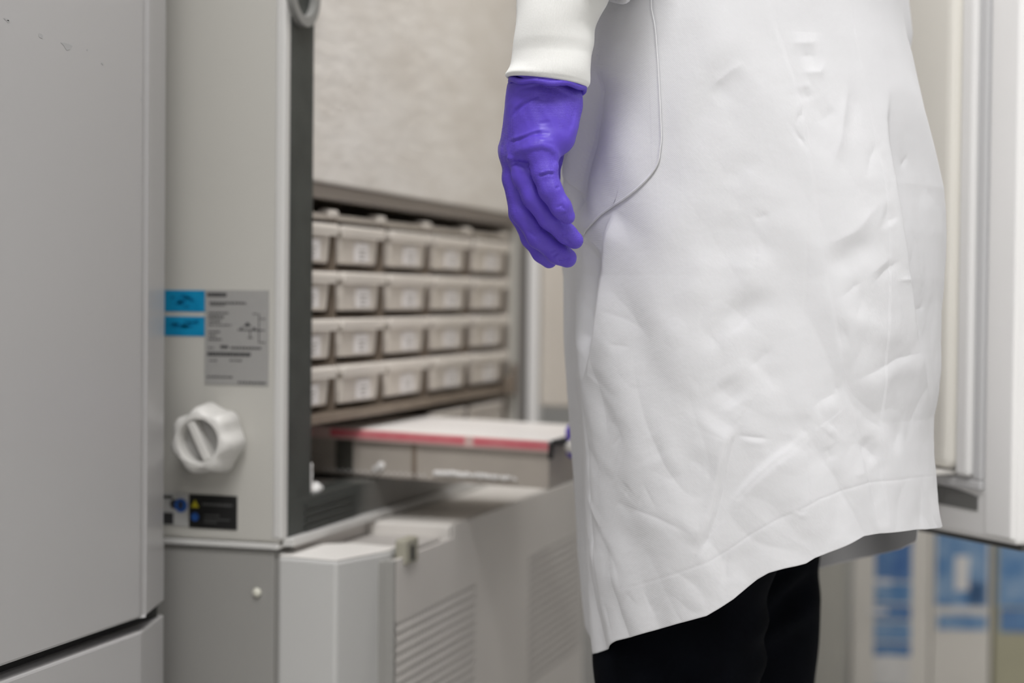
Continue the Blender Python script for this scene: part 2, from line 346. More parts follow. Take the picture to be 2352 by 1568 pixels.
feats_D = [["r",9.0,4.0,[[2.6041,0.9618],[2.6224,0.9509],[2.675,0.914],[2.7527,0.8809],[2.8513,0.8589]]],["c",-17.0,5.0,17.0,[[2.8006,0.8509],[2.7082,0.8804],[2.6218,0.9134],[2.5635,0.9499],[2.5147,0.9789]]],["r",-9.0,9.0,[[2.6003,0.8271],[2.6983,0.7973],[2.7414,0.7594],[2.8087,0.7324]]],["c",5.0,3.0,30.0,[[2.7501,0.7061],[2.6985,0.7179],[2.6143,0.7485],[2.5764,0.7748],[2.5525,0.7972],[2.4904,0.8267],[2.3976,0.8558]]],["r",-1.4,2.0,[[2.8305,0.7054],[2.8047,0.6596],[2.813,0.6211],[2.8291,0.5823],[2.7962,0.5332],[2.7134,0.4823]]],["r",1.5,3.0,[[2.8258,0.6977],[2.8341,0.6592],[2.859,0.6202]]],["r",1.6,3.2,[[1.8224,0.9491],[1.766,0.9589],[1.7016,0.967],[1.631,0.9741]]],["r",-1.5,9.0,[[1.7849,0.9394],[1.6879,0.9553],[1.6095,0.9642]]],["r",2.6,12.0,[[2.0224,0.9081],[1.8745,0.9539],[1.657,1.0138]]],["r",-1.8,10.0,[[1.9566,0.9007],[1.7906,0.9501],[1.5813,1.0033]]],["r",-1.6,6.0,[[1.7636,0.8698],[1.6993,0.8872],[1.6122,0.8972]]],["r",2.2,14.0,[[2.2392,0.8116],[2.0115,0.8472],[1.8253,0.8755]]],["r",-2.6,7.0,[[1.9384,0.737],[1.8769,0.7496],[1.8184,0.7629],[1.7244,0.7734],[1.5614,0.7798]]],["r",-1.4,4.0,[[1.8123,0.7498],[1.7498,0.7592],[1.6811,0.7735]]],["r",-1.7,5.0,[[1.7006,0.7224],[1.6444,0.7339],[1.5917,0.7432]]],["r",-0.9,2.5,[[2.488,0.7412],[2.334,0.7397]]],["r",-0.9,4.0,[[2.5805,0.7718],[2.3639,0.7627],[2.2255,0.7525]]],["r",-2.0,9.0,[[1.7544,0.8545],[1.7747,0.8293],[1.7704,0.8045]]],["r",2.4,10.0,[[1.6987,0.8259],[1.6895,0.7975],[1.6111,0.826]]],["r",-1.2,3.0,[[1.6742,0.8454],[1.6007,0.8508]]],["r",2.0,14.0,[[2.043,0.7756],[2.0163,0.722],[1.9734,0.6865]]],["c",4.0,3.0,26.0,[[1.7558,0.6787],[1.7975,0.6658],[1.8243,0.6514],[1.8605,0.6278],[1.9003,0.6083],[1.9472,0.5904],[1.9959,0.5735]]],["c",3.4,3.5,32.0,[[1.8465,0.6023],[1.7805,0.6173],[1.6974,0.6329],[1.6176,0.6463],[1.4943,0.6666],[1.4328,0.6741]]],["r",-1.3,2.0,[[1.7587,0.6702],[1.6053,0.6675]]],["r",1.0,3.0,[[1.75,0.6656],[1.6065,0.6633]]],["r",-2.4,9.0,[[1.8287,0.7157],[1.7366,0.6947]]],["r",-1.2,3.0,[[2.5065,0.6064],[2.2145,0.5994],[1.977,0.5858]]],["r",1.2,7.0,[[2.4661,0.5994],[2.1905,0.5929],[1.9964,0.5792]]],["r",-0.8,3.0,[[2.2997,0.6287],[2.1983,0.604]]],["r",-1.2,3.0,[[2.5342,0.6528],[2.4064,0.6673]]],["r",-1.2,5.0,[[2.3978,0.6244],[2.4395,0.6128]]],["r",1.4,3.0,[[2.8834,0.6081],[2.7721,0.5913],[2.6618,0.5779]]],["r",-1.4,4.0,[[2.8421,0.5763],[2.7572,0.5516]]],["r",1.1,2.5,[[1.9972,0.5624],[1.9026,0.5851]]],["r",-1.2,3.0,[[1.834,0.5786],[1.8718,0.5456]]],["r",-1.4,6.0,[[1.702,0.583],[1.7705,0.5628],[1.7871,0.5474]]],["r",-0.9,3.0,[[2.4742,0.5314],[2.3941,0.5215]]],["r",-1.2,3.0,[[2.6886,0.52],[2.6264,0.4882]]],["r",1.3,3.0,[[3.0968,0.4954],[2.9934,0.4679]]],["r",-1.0,3.0,[[2.3575,0.5389],[2.2819,0.513]]],["r",-1.2,5.0,[[2.6034,0.5724],[2.6938,0.5362]]],["r",-3.4,8.0,[[1.3963,0.8017],[1.3339,0.8111],[1.2497,0.8206],[1.1252,0.8317]]],["r",2.0,5.0,[[1.4156,0.8236],[1.265,0.8365],[1.1541,0.8534],[1.0714,0.8635]]],["r",-2.2,4.0,[[1.1677,0.7947],[1.0916,0.8053],[0.9912,0.8146]]],["r",1.2,3.0,[[1.1968,0.8004],[1.1187,0.8095],[1.0339,0.8177]]],["r",-1.2,3.0,[[1.3319,0.7816],[1.2713,0.7917],[1.2181,0.7968]]],["r",-0.8,3.0,[[1.2506,0.7639],[1.2099,0.7932]]],["r",2.4,8.0,[[1.3689,0.7741],[1.236,0.7629],[1.034,0.7529],[0.8926,0.7456]]],["r",-2.0,4.0,[[1.2727,0.712],[1.1408,0.7218],[0.9747,0.7327],[0.7414,0.7386]]],["r",2.0,8.0,[[1.2392,0.7059],[1.1125,0.7146],[0.9494,0.725],[0.699,0.7297]]],["r",1.1,2.0,[[1.0121,0.7979],[0.8918,0.7989]]],["r",-1.4,3.0,[[0.8102,0.7714],[0.6192,0.7765]]],["r",-1.4,7.0,[[1.3571,0.7514],[1.2808,0.7557]]],["r",-1.6,6.0,[[1.1053,0.8525],[1.0663,0.8492],[1.0418,0.8421]]],["s",-12.0,2.6,[[0.8517,0.9631],[0.9362,0.932],[0.9545,0.9112],[0.9596,0.8851],[0.9547,0.8678],[0.9415,0.839],[0.8957,0.7993],[0.8306,0.763],[0.7774,0.7409],[0.678,0.7148],[0.5285,0.6895]]],["r",2.2,3.0,[[1.1603,0.9606],[1.2127,0.9398],[1.2794,0.9087],[1.3468,0.8852]]],["r",-1.5,6.0,[[1.1058,0.96],[1.1764,0.9343],[1.2412,0.9053]]],["r",1.8,5.0,[[1.4571,1.0142],[1.2939,1.016]]],["r",-1.4,4.0,[[1.4675,1.0029],[1.3347,1.003],[1.2399,0.9998]]],["r",1.8,4.0,[[1.4473,0.9895],[1.2868,0.992]]],["r",-1.6,5.0,[[1.4137,0.979],[1.3113,0.9804]]],["r",2.0,3.5,[[1.4254,0.9658],[1.3141,0.9672],[1.2676,0.9764]]],["r",-1.5,4.0,[[1.4278,0.9559],[1.395,0.9418]]],["r",1.4,4.0,[[1.4501,0.9487],[1.3687,0.958]]],["r",-1.3,4.0,[[1.4628,0.932],[1.4336,0.9292]]],["r",-1.3,5.0,[[1.372,0.9245],[1.264,0.9373]]],["r",-1.5,4.0,[[1.4771,0.9106],[1.4512,0.9129]]],["r",-1.4,3.0,[[1.1713,0.8801],[1.1178,0.8983],[1.0481,0.9125]]],["r",-1.4,3.0,[[0.8525,0.8915],[0.7542,0.9042]]],["r",-1.4,5.0,[[1.1922,0.6887],[1.0315,0.6737]]],["r",-2.2,6.0,[[1.1838,0.6683],[1.0837,0.6475]]],["r",-1.4,6.0,[[0.8808,0.6793],[1.0122,0.6564]]],["r",-1.2,4.0,[[1.3443,0.7074],[1.307,0.7102]]],["r",-1.5,4.0,[[1.4546,0.6911],[1.4044,0.6993],[1.299,0.707]]],["r",1.3,6.0,[[1.4136,0.69],[1.3069,0.6971]]],["r",-1.0,3.0,[[1.4918,0.6688],[1.4638,0.689]]],["r",-1.2,4.0,[[1.3839,0.6628],[1.3529,0.6492]]],["r",1.2,5.0,[[1.3343,0.6776],[1.3703,0.6705]]],["r",-1.1,4.0,[[1.3648,0.6475],[1.3363,0.629],[1.2937,0.6108]]],["r",1.2,3.0,[[1.2463,0.6376],[1.1677,0.6397]]],["r",1.0,2.0,[[1.5603,0.6068],[1.5072,0.6122]]],["r",-1.0,2.0,[[1.5477,0.6111],[1.5005,0.6069]]],["r",1.0,2.0,[[1.5291,0.6033],[1.5029,0.6097]]],["r",-0.7,2.0,[[1.4675,0.8653],[1.4846,0.8263],[1.4923,0.7838],[1.4949,0.7555]]],["r",-0.7,2.0,[[1.4664,0.6635],[1.4763,0.6352],[1.4932,0.6104]]],["r",1.4,9.0,[[2.0518,0.6645],[2.1048,0.6317],[2.1549,0.6096]]],["r",-1.2,8.0,[[2.2215,0.6667],[2.1632,0.6456]]],["r",1.3,8.0,[[1.8967,0.8257],[1.9533,0.7936],[1.9733,0.7686]]],["r",1.8,10.0,[[1.592,0.7199],[1.5625,0.6952],[1.5741,0.6739]]]]
hand_D = {"pinky":[[-0.3919,1.3561,0.8995,12],[-0.3878,1.3537,0.881,10.0],[-0.3829,1.3538,0.8673,9.3],[-0.3748,1.358,0.8535,8.0],[-0.3708,1.3622,0.8463,6.6]],"ring":[[-0.4055,1.3686,0.8983,13],[-0.4083,1.3673,0.8797,10.6],[-0.4006,1.3671,0.8626,9.4],[-0.3886,1.3724,0.8451,8.8],[-0.3763,1.379,0.8332,8.0],[-0.3699,1.3829,0.8277,7.2]],"middle":[[-0.4178,1.3859,0.8999,13.5],[-0.42,1.3825,0.8788,11.4],[-0.4141,1.3815,0.8521,10.6],[-0.401,1.385,0.8317,10.0],[-0.3865,1.3912,0.8179,9.2],[-0.3794,1.3953,0.8133,8.0]],"index":[[-0.4264,1.4042,0.9041,13.5],[-0.4274,1.4033,0.8803,10.8],[-0.4224,1.403,0.851,9.6],[-0.4127,1.4044,0.8306,8.8],[-0.4044,1.4077,0.8183,8.2],[-0.3993,1.4101,0.8118,6.8]],"thumb":[[-0.4036,1.4222,0.9255,15],[-0.4096,1.4387,0.9048,12.5],[-0.4112,1.4397,0.8826,10.8],[-0.4119,1.4349,0.8667,9]]}
palm_D = [[[-0.3957,1.3814,0.9517,26],[-0.3953,1.3792,0.9407,25.5]],[[-0.3954,1.3792,0.9443,25],[-0.3944,1.3595,0.8998,14]],[[-0.3973,1.3807,0.9445,24],[-0.4091,1.3718,0.8986,16.5]],[[-0.3998,1.3842,0.945,24],[-0.4204,1.3871,0.9,15.5]],[[-0.4021,1.3897,0.9456,24],[-0.4278,1.4038,0.9041,14]],[[-0.3809,1.3729,0.9344,15],[-0.3796,1.3664,0.9108,13.5]],[[-0.3946,1.4003,0.9412,18],[-0.4028,1.4223,0.9181,15]]]
hcre_D = [["c",1.6,1.3,9,[[-0.4181,1.3618,0.9443],[-0.4124,1.3637,0.9515],[-0.3972,1.3685,0.9552],[-0.3839,1.3725,0.9518],[-0.3736,1.3755,0.9462],[-0.3681,1.377,0.9406],[-0.3683,1.3767,0.9317],[-0.3705,1.3757,0.9203],[-0.375,1.374,0.9071]]],["r",-1.1,1.2,0,[[-0.4188,1.3611,0.9269],[-0.4132,1.3631,0.9344],[-0.4044,1.3659,0.9413],[-0.397,1.3683,0.9449]]],["r",-0.6,1.0,0,[[-0.4175,1.3617,0.9312],[-0.4102,1.3641,0.9384],[-0.4028,1.3665,0.9441]]],["r",-0.9,1.3,0,[[-0.4195,1.3604,0.906],[-0.4093,1.3636,0.9096],[-0.4009,1.3663,0.9133],[-0.3942,1.3684,0.9155]]],["r",0.8,1.6,0,[[-0.4195,1.3604,0.9081],[-0.4094,1.3636,0.9117],[-0.4009,1.3663,0.915],[-0.3928,1.3688,0.9172]]],["c",1.9,1.4,9,[[-0.4179,1.3606,0.896],[-0.4092,1.3634,0.899],[-0.4024,1.3655,0.9015],[-0.3946,1.3679,0.903],[-0.3885,1.3697,0.9013],[-0.3847,1.3708,0.8975],[-0.3835,1.371,0.8904],[-0.3844,1.3705,0.8815]]],["r",-3.0,2.6,0,[[-0.4182,1.3604,0.8911],[-0.4114,1.3624,0.8887],[-0.4045,1.3645,0.8869]]],["r",1.2,2.2,0,[[-0.4213,1.3595,0.8942],[-0.4128,1.3621,0.8908]]],["r",-1.0,1.2,0,[[-0.3969,1.3666,0.8792],[-0.3888,1.3691,0.8818],[-0.3844,1.3705,0.8811]]],["r",0.9,1.2,0,[[-0.397,1.3666,0.881],[-0.3889,1.3692,0.8836],[-0.3844,1.3705,0.8829]]],["r",-0.8,1.0,0,[[-0.3832,1.3705,0.8698],[-0.3802,1.3715,0.8705]]],["r",-0.35,1.4,0,[[-0.4002,1.3665,0.9125],[-0.388,1.3702,0.9141]]],["r",0.4,1.6,0,[[-0.3981,1.367,0.9076],[-0.3859,1.3707,0.9077]]],["r",-0.35,1.2,0,[[-0.397,1.3677,0.9222],[-0.3882,1.3704,0.9233]]],["r",-0.7,1.0,0,[[-0.3829,1.3702,0.8535],[-0.3782,1.3717,0.8556],[-0.3758,1.3723,0.8521]]],["r",-0.6,1.0,0,[[-0.3794,1.3711,0.8485],[-0.3747,1.3726,0.8493]]],["r",-0.7,1.0,0,[[-0.3798,1.3706,0.8315],[-0.3727,1.3728,0.833]]],["r",-0.8,1.2,0,[[-0.375,1.372,0.8287],[-0.3716,1.3729,0.8245]]],["r",-0.8,1.2,0,[[-0.3871,1.368,0.8179],[-0.381,1.3699,0.8201]]],["r",-1.0,1.2,0,[[-0.3801,1.3699,0.8095],[-0.3741,1.3718,0.811],[-0.3707,1.3729,0.8131]]],["r",-0.9,1.2,0,[[-0.385,1.3685,0.8137],[-0.3803,1.3701,0.8173]]],["r",-0.8,1.2,0,[[-0.4043,1.3632,0.8348],[-0.3981,1.3649,0.8295]]]]
cuff_D = [[[-0.408,1.3664,1.0828],[-0.3306,1.3901,1.0818]],[[-0.4122,1.3666,1.0583],[-0.3382,1.3892,1.0573]],[[-0.4156,1.3667,1.0231],[-0.3455,1.3881,1.0221]],[[-0.4161,1.3663,1.0142],[-0.3488,1.3869,1.0132]],[[-0.4169,1.3658,1.0018],[-0.354,1.385,1.001]],[[-0.4184,1.365,0.9893],[-0.3551,1.3843,0.9886]],[[-0.4193,1.3645,0.9804],[-0.3584,1.3831,0.9786]],[[-0.4212,1.3637,0.9715],[-0.3589,1.3826,0.9676]],[[-0.4228,1.3631,0.9662],[-0.3584,1.3826,0.9605]],[[-0.4234,1.3628,0.9626],[-0.3587,1.3824,0.9562]],[[-0.4227,1.3629,0.9608],[-0.3603,1.3818,0.953]]]
stitch_D = [[0.3143,0.6286],[0.8859,0.6329],[1.1649,0.6315],[1.3009,0.6264],[1.4358,0.6193],[1.535,0.6097],[1.6145,0.6014],[1.7101,0.5911],[1.8194,0.578],[1.9319,0.566],[2.0216,0.5599],[2.1167,0.5536],[2.2648,0.5452],[2.4003,0.5379],[2.539,0.5316],[2.6837,0.525]]
marks_D = [[[1.685,0.5866],[1.6926,0.5774],[1.7001,0.572]],[[1.627,0.5883],[1.6336,0.5854]]]


# ------------------------------------------------------------------ the room
def wall(name, b, m): return struct(obj(name, boxes(b), m))
wall('floor', (-1.75, 2.6, -2.6, 5.2, -.1, 0), 'floor')
wall('ceiling', (-1.75, 2.6, -2.6, 5.2, 2.62, 2.72), 'ceil')
wall('wall_left', (-1.85, -1.75, -2.6, 5.2, 0, 2.62), 'wall')
wall('wall_right', (2.6, 2.7, -2.6, 5.2, 0, 2.62), 'wall')
wall('wall_back', (-1.85, 2.7, 5.2, 5.3, 0, 2.62), 'wall')
wall('wall_front', (-1.85, 2.7, -2.7, -2.6, 0, 2.62), 'wall')
for i_, (lx, ly, sx, sy, w) in enumerate(LAMPS):
    t = thing('ceiling_light', 'recessed flat ceiling light panel, %s' % {0: 'just ahead of the camera', 1: 'above the person at the open freezer', 2: 'behind the camera', 3: 'nearest the right-hand wall', 4: 'over the aisle between camera and far wall'}[i_], 'lamp', (lx, ly, 2.62))
    bm = bmesh.new()
    for b in ((-sx / 2 - .03, sx / 2 + .03, -sy / 2 - .03, -sy / 2, -.04, 0), (-sx / 2 - .03, sx / 2 + .03, sy / 2, sy / 2 + .03, -.04, 0), (-sx / 2 - .03, -sx / 2, -sy / 2, sy / 2, -.04, 0), (sx / 2, sx / 2 + .03, -sy / 2, sy / 2, -.04, 0)): box(bm, *b)
    obj('frame', bm, 'plastic_white', t)
    dm = bpy.data.materials.get('diffuser')
    if not dm:
        dm = mat('diffuser', (.9, .9, .9), .6); bs = dm.node_tree.nodes['Principled BSDF']
        bs.inputs['Emission Color'].default_value = (1, .985, .965, 1); bs.inputs['Emission Strength'].default_value = 3.0
    obj('diffuser', boxes((-sx / 2, sx / 2, -sy / 2, sy / 2, -.035, -.02)), dm, t)

# ------------------------------------------------------------------ near freezer, door shut
fa = thing('upright_freezer', 'closed pale grey freezer filling the near side, its enamel door chipped by scratches', 'freezer', (-1.2, 1.06, 0))
def rel(o): o.matrix_parent_inverse = Matrix.Translation(-Vector(o.parent.location)); return o
def part(name, bm, m, parent, smooth=False): return rel(obj(name, bm, m, parent, smooth))
sec = [(-.845, .60), (-.80, .60), (-.80, 1.4425), (-.8018, 1.4470), (-.8018, 1.4520), (-.8003, 1.4545), (-.8225, 1.5290), (-.845, 1.5330)]
lowsec = [(-.845, .60), (-.80, .60), (-.80, 1.4445), (-.8225, 1.5300), (-.845, 1.5330)]
part('cabinet', boxes((-1.66, -.86, .60, 1.533, .06, 1.98), bev=.006), 'paint_a', fa)
bm = bmesh.new(); prism(bm, sec, .4785, 1.96, bev=.0028); d_a = part('door', bm, 'paint_a', fa)
bm = bmesh.new(); prism(bm, [(-.8065, 1.4470), (-.8015, 1.4470), (-.8225, 1.5300), (-.845, 1.5335), (-.845, 1.50)], .4795, .5365, bev=.0015)
c = obj('end_cap', bm, 'paint_a', d_a); pass
bm = bmesh.new(); prism(bm, lowsec, .07, .4660, bev=.0022); part('lower_panel', bm, 'paint_a', fa)
part('gap_strip', boxes((-.87, -.822, .61, 1.515, .46, .484)), 'dark', fa)
part('plinth', boxes((-1.6, -.9, .65, 1.5, 0, .062)), 'dark', fa)
for (y, z, w, h, rot) in ((1.2711, .9933, .0040, .0026, .3), (1.3118, .9905, .0085, .0040, -.75), (1.2218, .9990, .004, .0012, -.5), (1.224, .9978, .002, .001, 0), (1.4400, .9598, .0012, .0014, 0), (1.3700, .983, .003, .0007, -.5), (1.345, .992, .0012, .0007, 0)):
    bm = bmesh.new(); n = 7
    vs = [bm.verts.new((-.7998, y + w * (.7 + .6 * random.random()) * math.cos(2 * math.pi * k / n + rot) , z + h * (.6 + .8 * random.random()) * math.sin(2 * math.pi * k / n) + rot * w * .5 * math.cos(2 * math.pi * k / n + rot))) for k in range(n)]
    f = bm.faces.new(vs); e = bmesh.ops.extrude_face_region(bm, geom=[f]); bmesh.ops.translate(bm, verts=[v for v in e['geom'] if isinstance(v, bmesh.types.BMVert)], vec=(-.0004, 0, 0))
    s_ = obj('paint_chip', bm, mat('chip_grey', (.33, .33, .33), .7) if not bpy.data.materials.get('chip_grey') else bpy.data.materials['chip_grey'], d_a); pass

# ------------------------------------------------------------------ open freezer
FX = -.734                                   # plane of its front frame
fb = thing('upright_freezer', 'pale grey freezer standing open, showing its stacked boxes, knob and rating plate', 'freezer', (-1.1, 2.05, 0))
# cabinet: side wall with a rounded front edge, the other walls, back
bm = bmesh.new()
prism(bm, [(-1.64, 1.606), (FX, 1.606), (FX, 1.6245), (-1.64, 1.6245)], .5295, 1.98, bev=.004)
box(bm, -1.64, FX, 2.42, 2.50, .5295, 1.98, bev=.004)
box(bm, -1.64, -1.58, 1.6245, 2.42, .5295, 1.98)
box(bm, -1.58, FX, 1.6245, 2.42, 1.90, 1.98)
box(bm, -1.58, FX - .03, 1.6245, 2.42, .5295, .569)
part('cabinet', bm, 'paint_b', fb)
part('seam_trim', boxes((-1.64, -.735, 1.6035, 1.64, .5235, .5295), bev=.0015), 'trim', fb)
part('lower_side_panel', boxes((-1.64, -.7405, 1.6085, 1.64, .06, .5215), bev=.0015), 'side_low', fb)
part('plinth', boxes((-1.6, -.78, 1.64, 2.4, 0, .07)), 'dark', fb)
part('edge_trim', boxes((-.7420, -.7305, 1.6050, 1.6195, .5335, 1.97), bev=.003), 'trim', fb)
part('inner_fill', boxes((-1.6, -.75, 1.64, 2.42, .30, .5295)), 'dark', fb)
# dark seal frame round the opening, its colour fading from dark to grey along the sill
def seal_mat():
    m = mat('seal_greying', (.04, .045, .041), .5); nt = m.node_tree; b = nt.nodes['Principled BSDF']
    tc = nt.nodes['Texture Coordinate']; sp = nt.nodes.new('ShaderNodeSeparateXYZ'); nt.links.new(tc.outputs['Object'], sp.inputs[0])
    n = nt.nodes.new('ShaderNodeTexNoise'); n.inputs['Scale'].default_value = 9; nt.links.new(tc.outputs['Object'], n.inputs['Vector'])
    a = nt.nodes.new('ShaderNodeMath'); a.operation = 'MULTIPLY_ADD'; a.inputs[1].default_value = .10; nt.links.new(n.outputs['Fac'], a.inputs[0]); nt.links.new(sp.outputs['Y'], a.inputs[2])
    mr = nt.nodes.new('ShaderNodeMapRange'); mr.inputs['From Min'].default_value = 1.86; mr.inputs['From Max'].default_value = 2.0
    nt.links.new(a.outputs[0], mr.inputs['Value'])
    mx = nt.nodes.new('ShaderNodeMix'); mx.data_type = 'RGBA'; mx.inputs['A'].default_value = (.040, .045, .041, 1); mx.inputs['B'].default_value = (.30, .285, .265, 1)
    nt.links.new(mr.outputs['Result'], mx.inputs['Factor']); nt.links.new(mx.outputs['Result'], b.inputs['Base Color'])
    return m
for y0_, y1_, m_ in ((1.6195, 1.6775, MAT['seal']), (2.425, 2.47, mat('grey_seal', (.22, .21, .20), .6))): part('door_seal', boxes((FX - .004, FX + .003, y0_, y1_, .5345, 1.94), bev=.001), m_, fb)  # far seal coloured a lighter grey than the near one
part('sill_seal', boxes((FX - .006, FX + .0035, 1.6198, 2.47, .5350, .5715), (FX - .030, FX - .006, 1.6775, 2.42, .566, .5715), bev=.001), seal_mat(), fb)
bm = bmesh.new()
for k in range(4): box(bm, FX + .0035, FX + .0055, 1.66, 1.80, .5385 + k * .0075, .5405 + k * .0075)
part('seal_rib', bm, 'seal', fb)
# low body under the door: ledge, corner post, front panel with perforated grilles
part('corner_ledge', boxes((FX, -.645, 1.690, 1.842, .475, .5105), bev=.002), 'paint_low', fb)
part('ledge', boxes((FX, -.6305, 1.842, 2.424, .475, .5245), bev=.002), mat('ledge_lightened', (.82, .79, .75), .45), fb)  # colour lightened to make up for the tray's shadow
part('panel_joint', boxes((-.7420, -.7325, 1.6120, 1.640, .02, .520)), 'side_low', fb)  # fills the open gap, its half-dark shade put into the colour
part('base_rail', boxes((-.76, FX - .0005, 1.642, 2.424, .46, .5270)), 'front_lightened', fb)
part('sill_trim', boxes((FX, FX + .012, 1.612, 2.42, .5265, .5345), bev=.001), 'trim', fb)
bm = bmesh.new(); prism(bm, [(-.7352, 1.605), (-.6678, 1.5964), (-.6423, 1.6791), (-.6437, 1.7054), (-.70, 1.715), (-.7352, 1.69)], .0, .517, bev=.0035)
cp = part('corner_post', bm, 'corner', fb)
bm = bmesh.new(); prism(bm, [(-.7340, 1.6065), (-.6685, 1.5985), (-.6438, 1.6785), (-.6450, 1.7045), (-.70, 1.714), (-.7340, 1.688)], .5168, .5186, bev=.0008)
c = obj('post_cap', bm, 'plastic_white', cp); pass
GX = -.63
def perforated(y0, y1, z0, z1, p=.0100, r=.0041):
    """sheet with staggered round holes, built cell by cell"""
    bm = bmesh.new(); ny = int((y1 - y0) / p); nz = int((z1 - z0) / p); py = (y1 - y0) / ny; pz = (z1 - z0) / nz
    N = 8; grid = {}
    def V(y, z):
        k = (round(y, 6), round(z, 6))
        if k not in grid: grid[k] = bm.verts.new((GX, y, z))
        return grid[k]
    for i in range(ny):
        for j in range(nz):
            a, b = y0 + i * py, z0 + j * pz; cy, cz = a + py / 2, b + pz / 2
            out = [V(a + py, b + pz / 2), V(a + py, b + pz), V(a + py / 2, b + pz), V(a, b + pz), V(a, b + pz / 2), V(a, b), V(a + py / 2, b), V(a + py, b)]
            inn = [bm.verts.new((GX, cy + r * math.cos(k * math.pi / 4), cz + r * math.sin(k * math.pi / 4))) for k in range(8)]
            dep = [bm.verts.new((GX - .0025, v.co.y, v.co.z)) for v in inn]
            for k in range(8):
                bm.faces.new((out[k], out[(k + 1) % 8], inn[(k + 1) % 8], inn[k])); bm.faces.new((inn[k], inn[(k + 1) % 8], dep[(k + 1) % 8], dep[k]))
    return bm
bm = boxes((GX - .004, GX, 1.6640, 1.842, .4475, .5105), (GX - .004, GX, 1.842, 2.424, .4475, .5245), (GX - .004, GX, 1.9265, 2.145, .02, .4475), (GX - .004, GX, 1.6640, 1.9265, .02, .2775), (GX - .004, GX, 2.145, 2.424, .02, .2775), (GX - .004, GX, 2.410, 2.424, .2775, .4475), (GX - .10, GX - .004, 2.420, 2.424, .02, .52))
part('edge_return', boxes((GX - .012, GX - .0003, 1.6585, 1.6640, .02, .5105), bev=.0008), 'side_low', fb)  # the panel's own bright edge, toned down by a darker colour
fp = part('front_panel', bm, 'front_lightened', fb)
for y0, y1 in ((1.6640, 1.9265), (2.145, 2.410)):
    g = obj('vent_grille', perforated(y0, y1, .2775, .4475), 'front_lightened', fp); pass
part('corner_fillet', boxes((-.664, -.6345, 1.660, 1.71, .02, .509), bev=.001), 'side_low', fb)
part('grille_backing', boxes((GX - .03, GX - .02, 1.70, 2.42, .03, .47), (GX - .012, GX - .010, 1.662, 1.72, .03, .47)), 'grille_back', fb)
lb = part('latch_bracket', boxes((GX - .010, GX + .0035, 1.684, 1.722, .5020, .5290), bev=.003), 'khaki', fb)
bm = bmesh.new(); box(bm, GX + .0035, GX + .0042, 1.697, 1.706, .506, .521, bev=.0003); c = obj('slot', bm, 'dark', lb); pass
# inside: liner, shelves, shut upper inner door
part('liner', boxes((-1.58, -1.56, 1.6245, 2.42, .569, 1.90), (-1.56, FX - .01, 1.6250, 1.6280, .569, 1.9), (-1.56, FX - .01, 2.412, 2.42, .569, 1.9)), 'steel', fb)
part('shelf', boxes((-1.56, -.739, 1.6285, 2.412, .6430, .6530), bev=.001), 'steel_dark', fb)
part('shelf', boxes((-1.56, -.739, 1.6285, 2.412, .8990, .9150), bev=.001), mat('soffit_steel', (.86, .77, .69), .5), fb)
idr = part('inner_door', boxes((-.752, -.7325, 1.6785, 2.425, .8995, 1.42), bev=.003), 'frost_door', fb)
dg = obj('inner_gasket', boxes((-.7495, -.7350, 1.6790, 2.4245, .8835, .8998), bev=.001), mat('brown_gasket', (.23, .20, .175), .6), idr)
bm = bmesh.new()
def ring_x(bm, x0, x1, cy, cz, ro, ri, n=40):
    rs = []
    for x, r in ((x0, ro), (x1, ro), (x1, ri), (x0, ri)):
        rs.append([bm.verts.new((x, cy + r * math.cos(2 * math.pi * k / n), cz + r * math.sin(2 * math.pi * k / n))) for k in range(n)])
    for a in range(4):
        for k in range(n): bm.faces.new((rs[a][k], rs[a][(k + 1) % n], rs[(a + 1) % 4][(k + 1) % n], rs[(a + 1) % 4][k]))
ring_x(bm, -.7320, -.7235, 1.640, 1.090, .036, .026); c = obj('latch_ring', bm, mat('latch_grey', (.24, .24, .23), .5), idr); pass
ido = part('inner_door', boxes((-.712, -.44, 2.472, 2.498, .6200, .8950), bev=.004), 'inner', fb)
ido['label'] = 'cream inner door swung open'
part('hinge_strip', boxes((-.7295, -.7135, 2.462, 2.490, .575, .8985), bev=.003), 'door_white', fb)
part('rack_stop', boxes((-.7375, -.7310, 2.375, 2.395, .642, .668), (-.7375, -.7310, 2.405, 2.416, .640, .685), bev=.002), 'steel_dark', fb)
# ---- things on the side panel
SY = 1.606
def plate(name, x0, x1, z0, z1, t, m, parent, bev=.0): return part(name, boxes((x0, x1, SY - t, SY + .0005, z0, z1), bev=bev), m, parent)
rp = plate('rating_plate', -.8181, -.7471, .6889, .7850, .0008, 'plate', fb)
def sub(name, bm, m, parent, smooth=False):
    return obj(name, bm, m, parent, smooth)
def px(u): return -.8181 + (u - 250) / 340 * .0710
def pz(v): return .7850 - (v - 115) / 515 * .0961
bm = bmesh.new()
for u0, u1, v, hgt, gap in ((262, 365, 140, 22, .1), (275, 470, 185, 11, .25), (278, 360, 196, 7, .3), (270, 375, 240, 9, .3), (270, 350, 262, 12, .25), (272, 336, 285, 9, .3), (270, 392, 305, 7, .4), (270, 330, 343, 9, .3), (272, 312, 364, 9, .3), (270, 340, 384, 9, .3), (270, 302, 430, 6, .3), (335, 376, 424, 17, .1), (390, 550, 428, 12, .25), (264, 495, 463, 21, .12), (275, 320, 500, 6, .4), (385, 450, 497, 8, .4), (265, 400, 588, 8, .25), (430, 575, 615, 10, .3)):
    u = u0
    while u < u1:
        w = random.uniform(5, 14); w = min(w, u1 - u)
        box(bm, px(u), px(u + w), SY - .0011, SY - .0007, pz(v + hgt / 2), pz(v - hgt / 2)); u += w + w * gap + 1.5
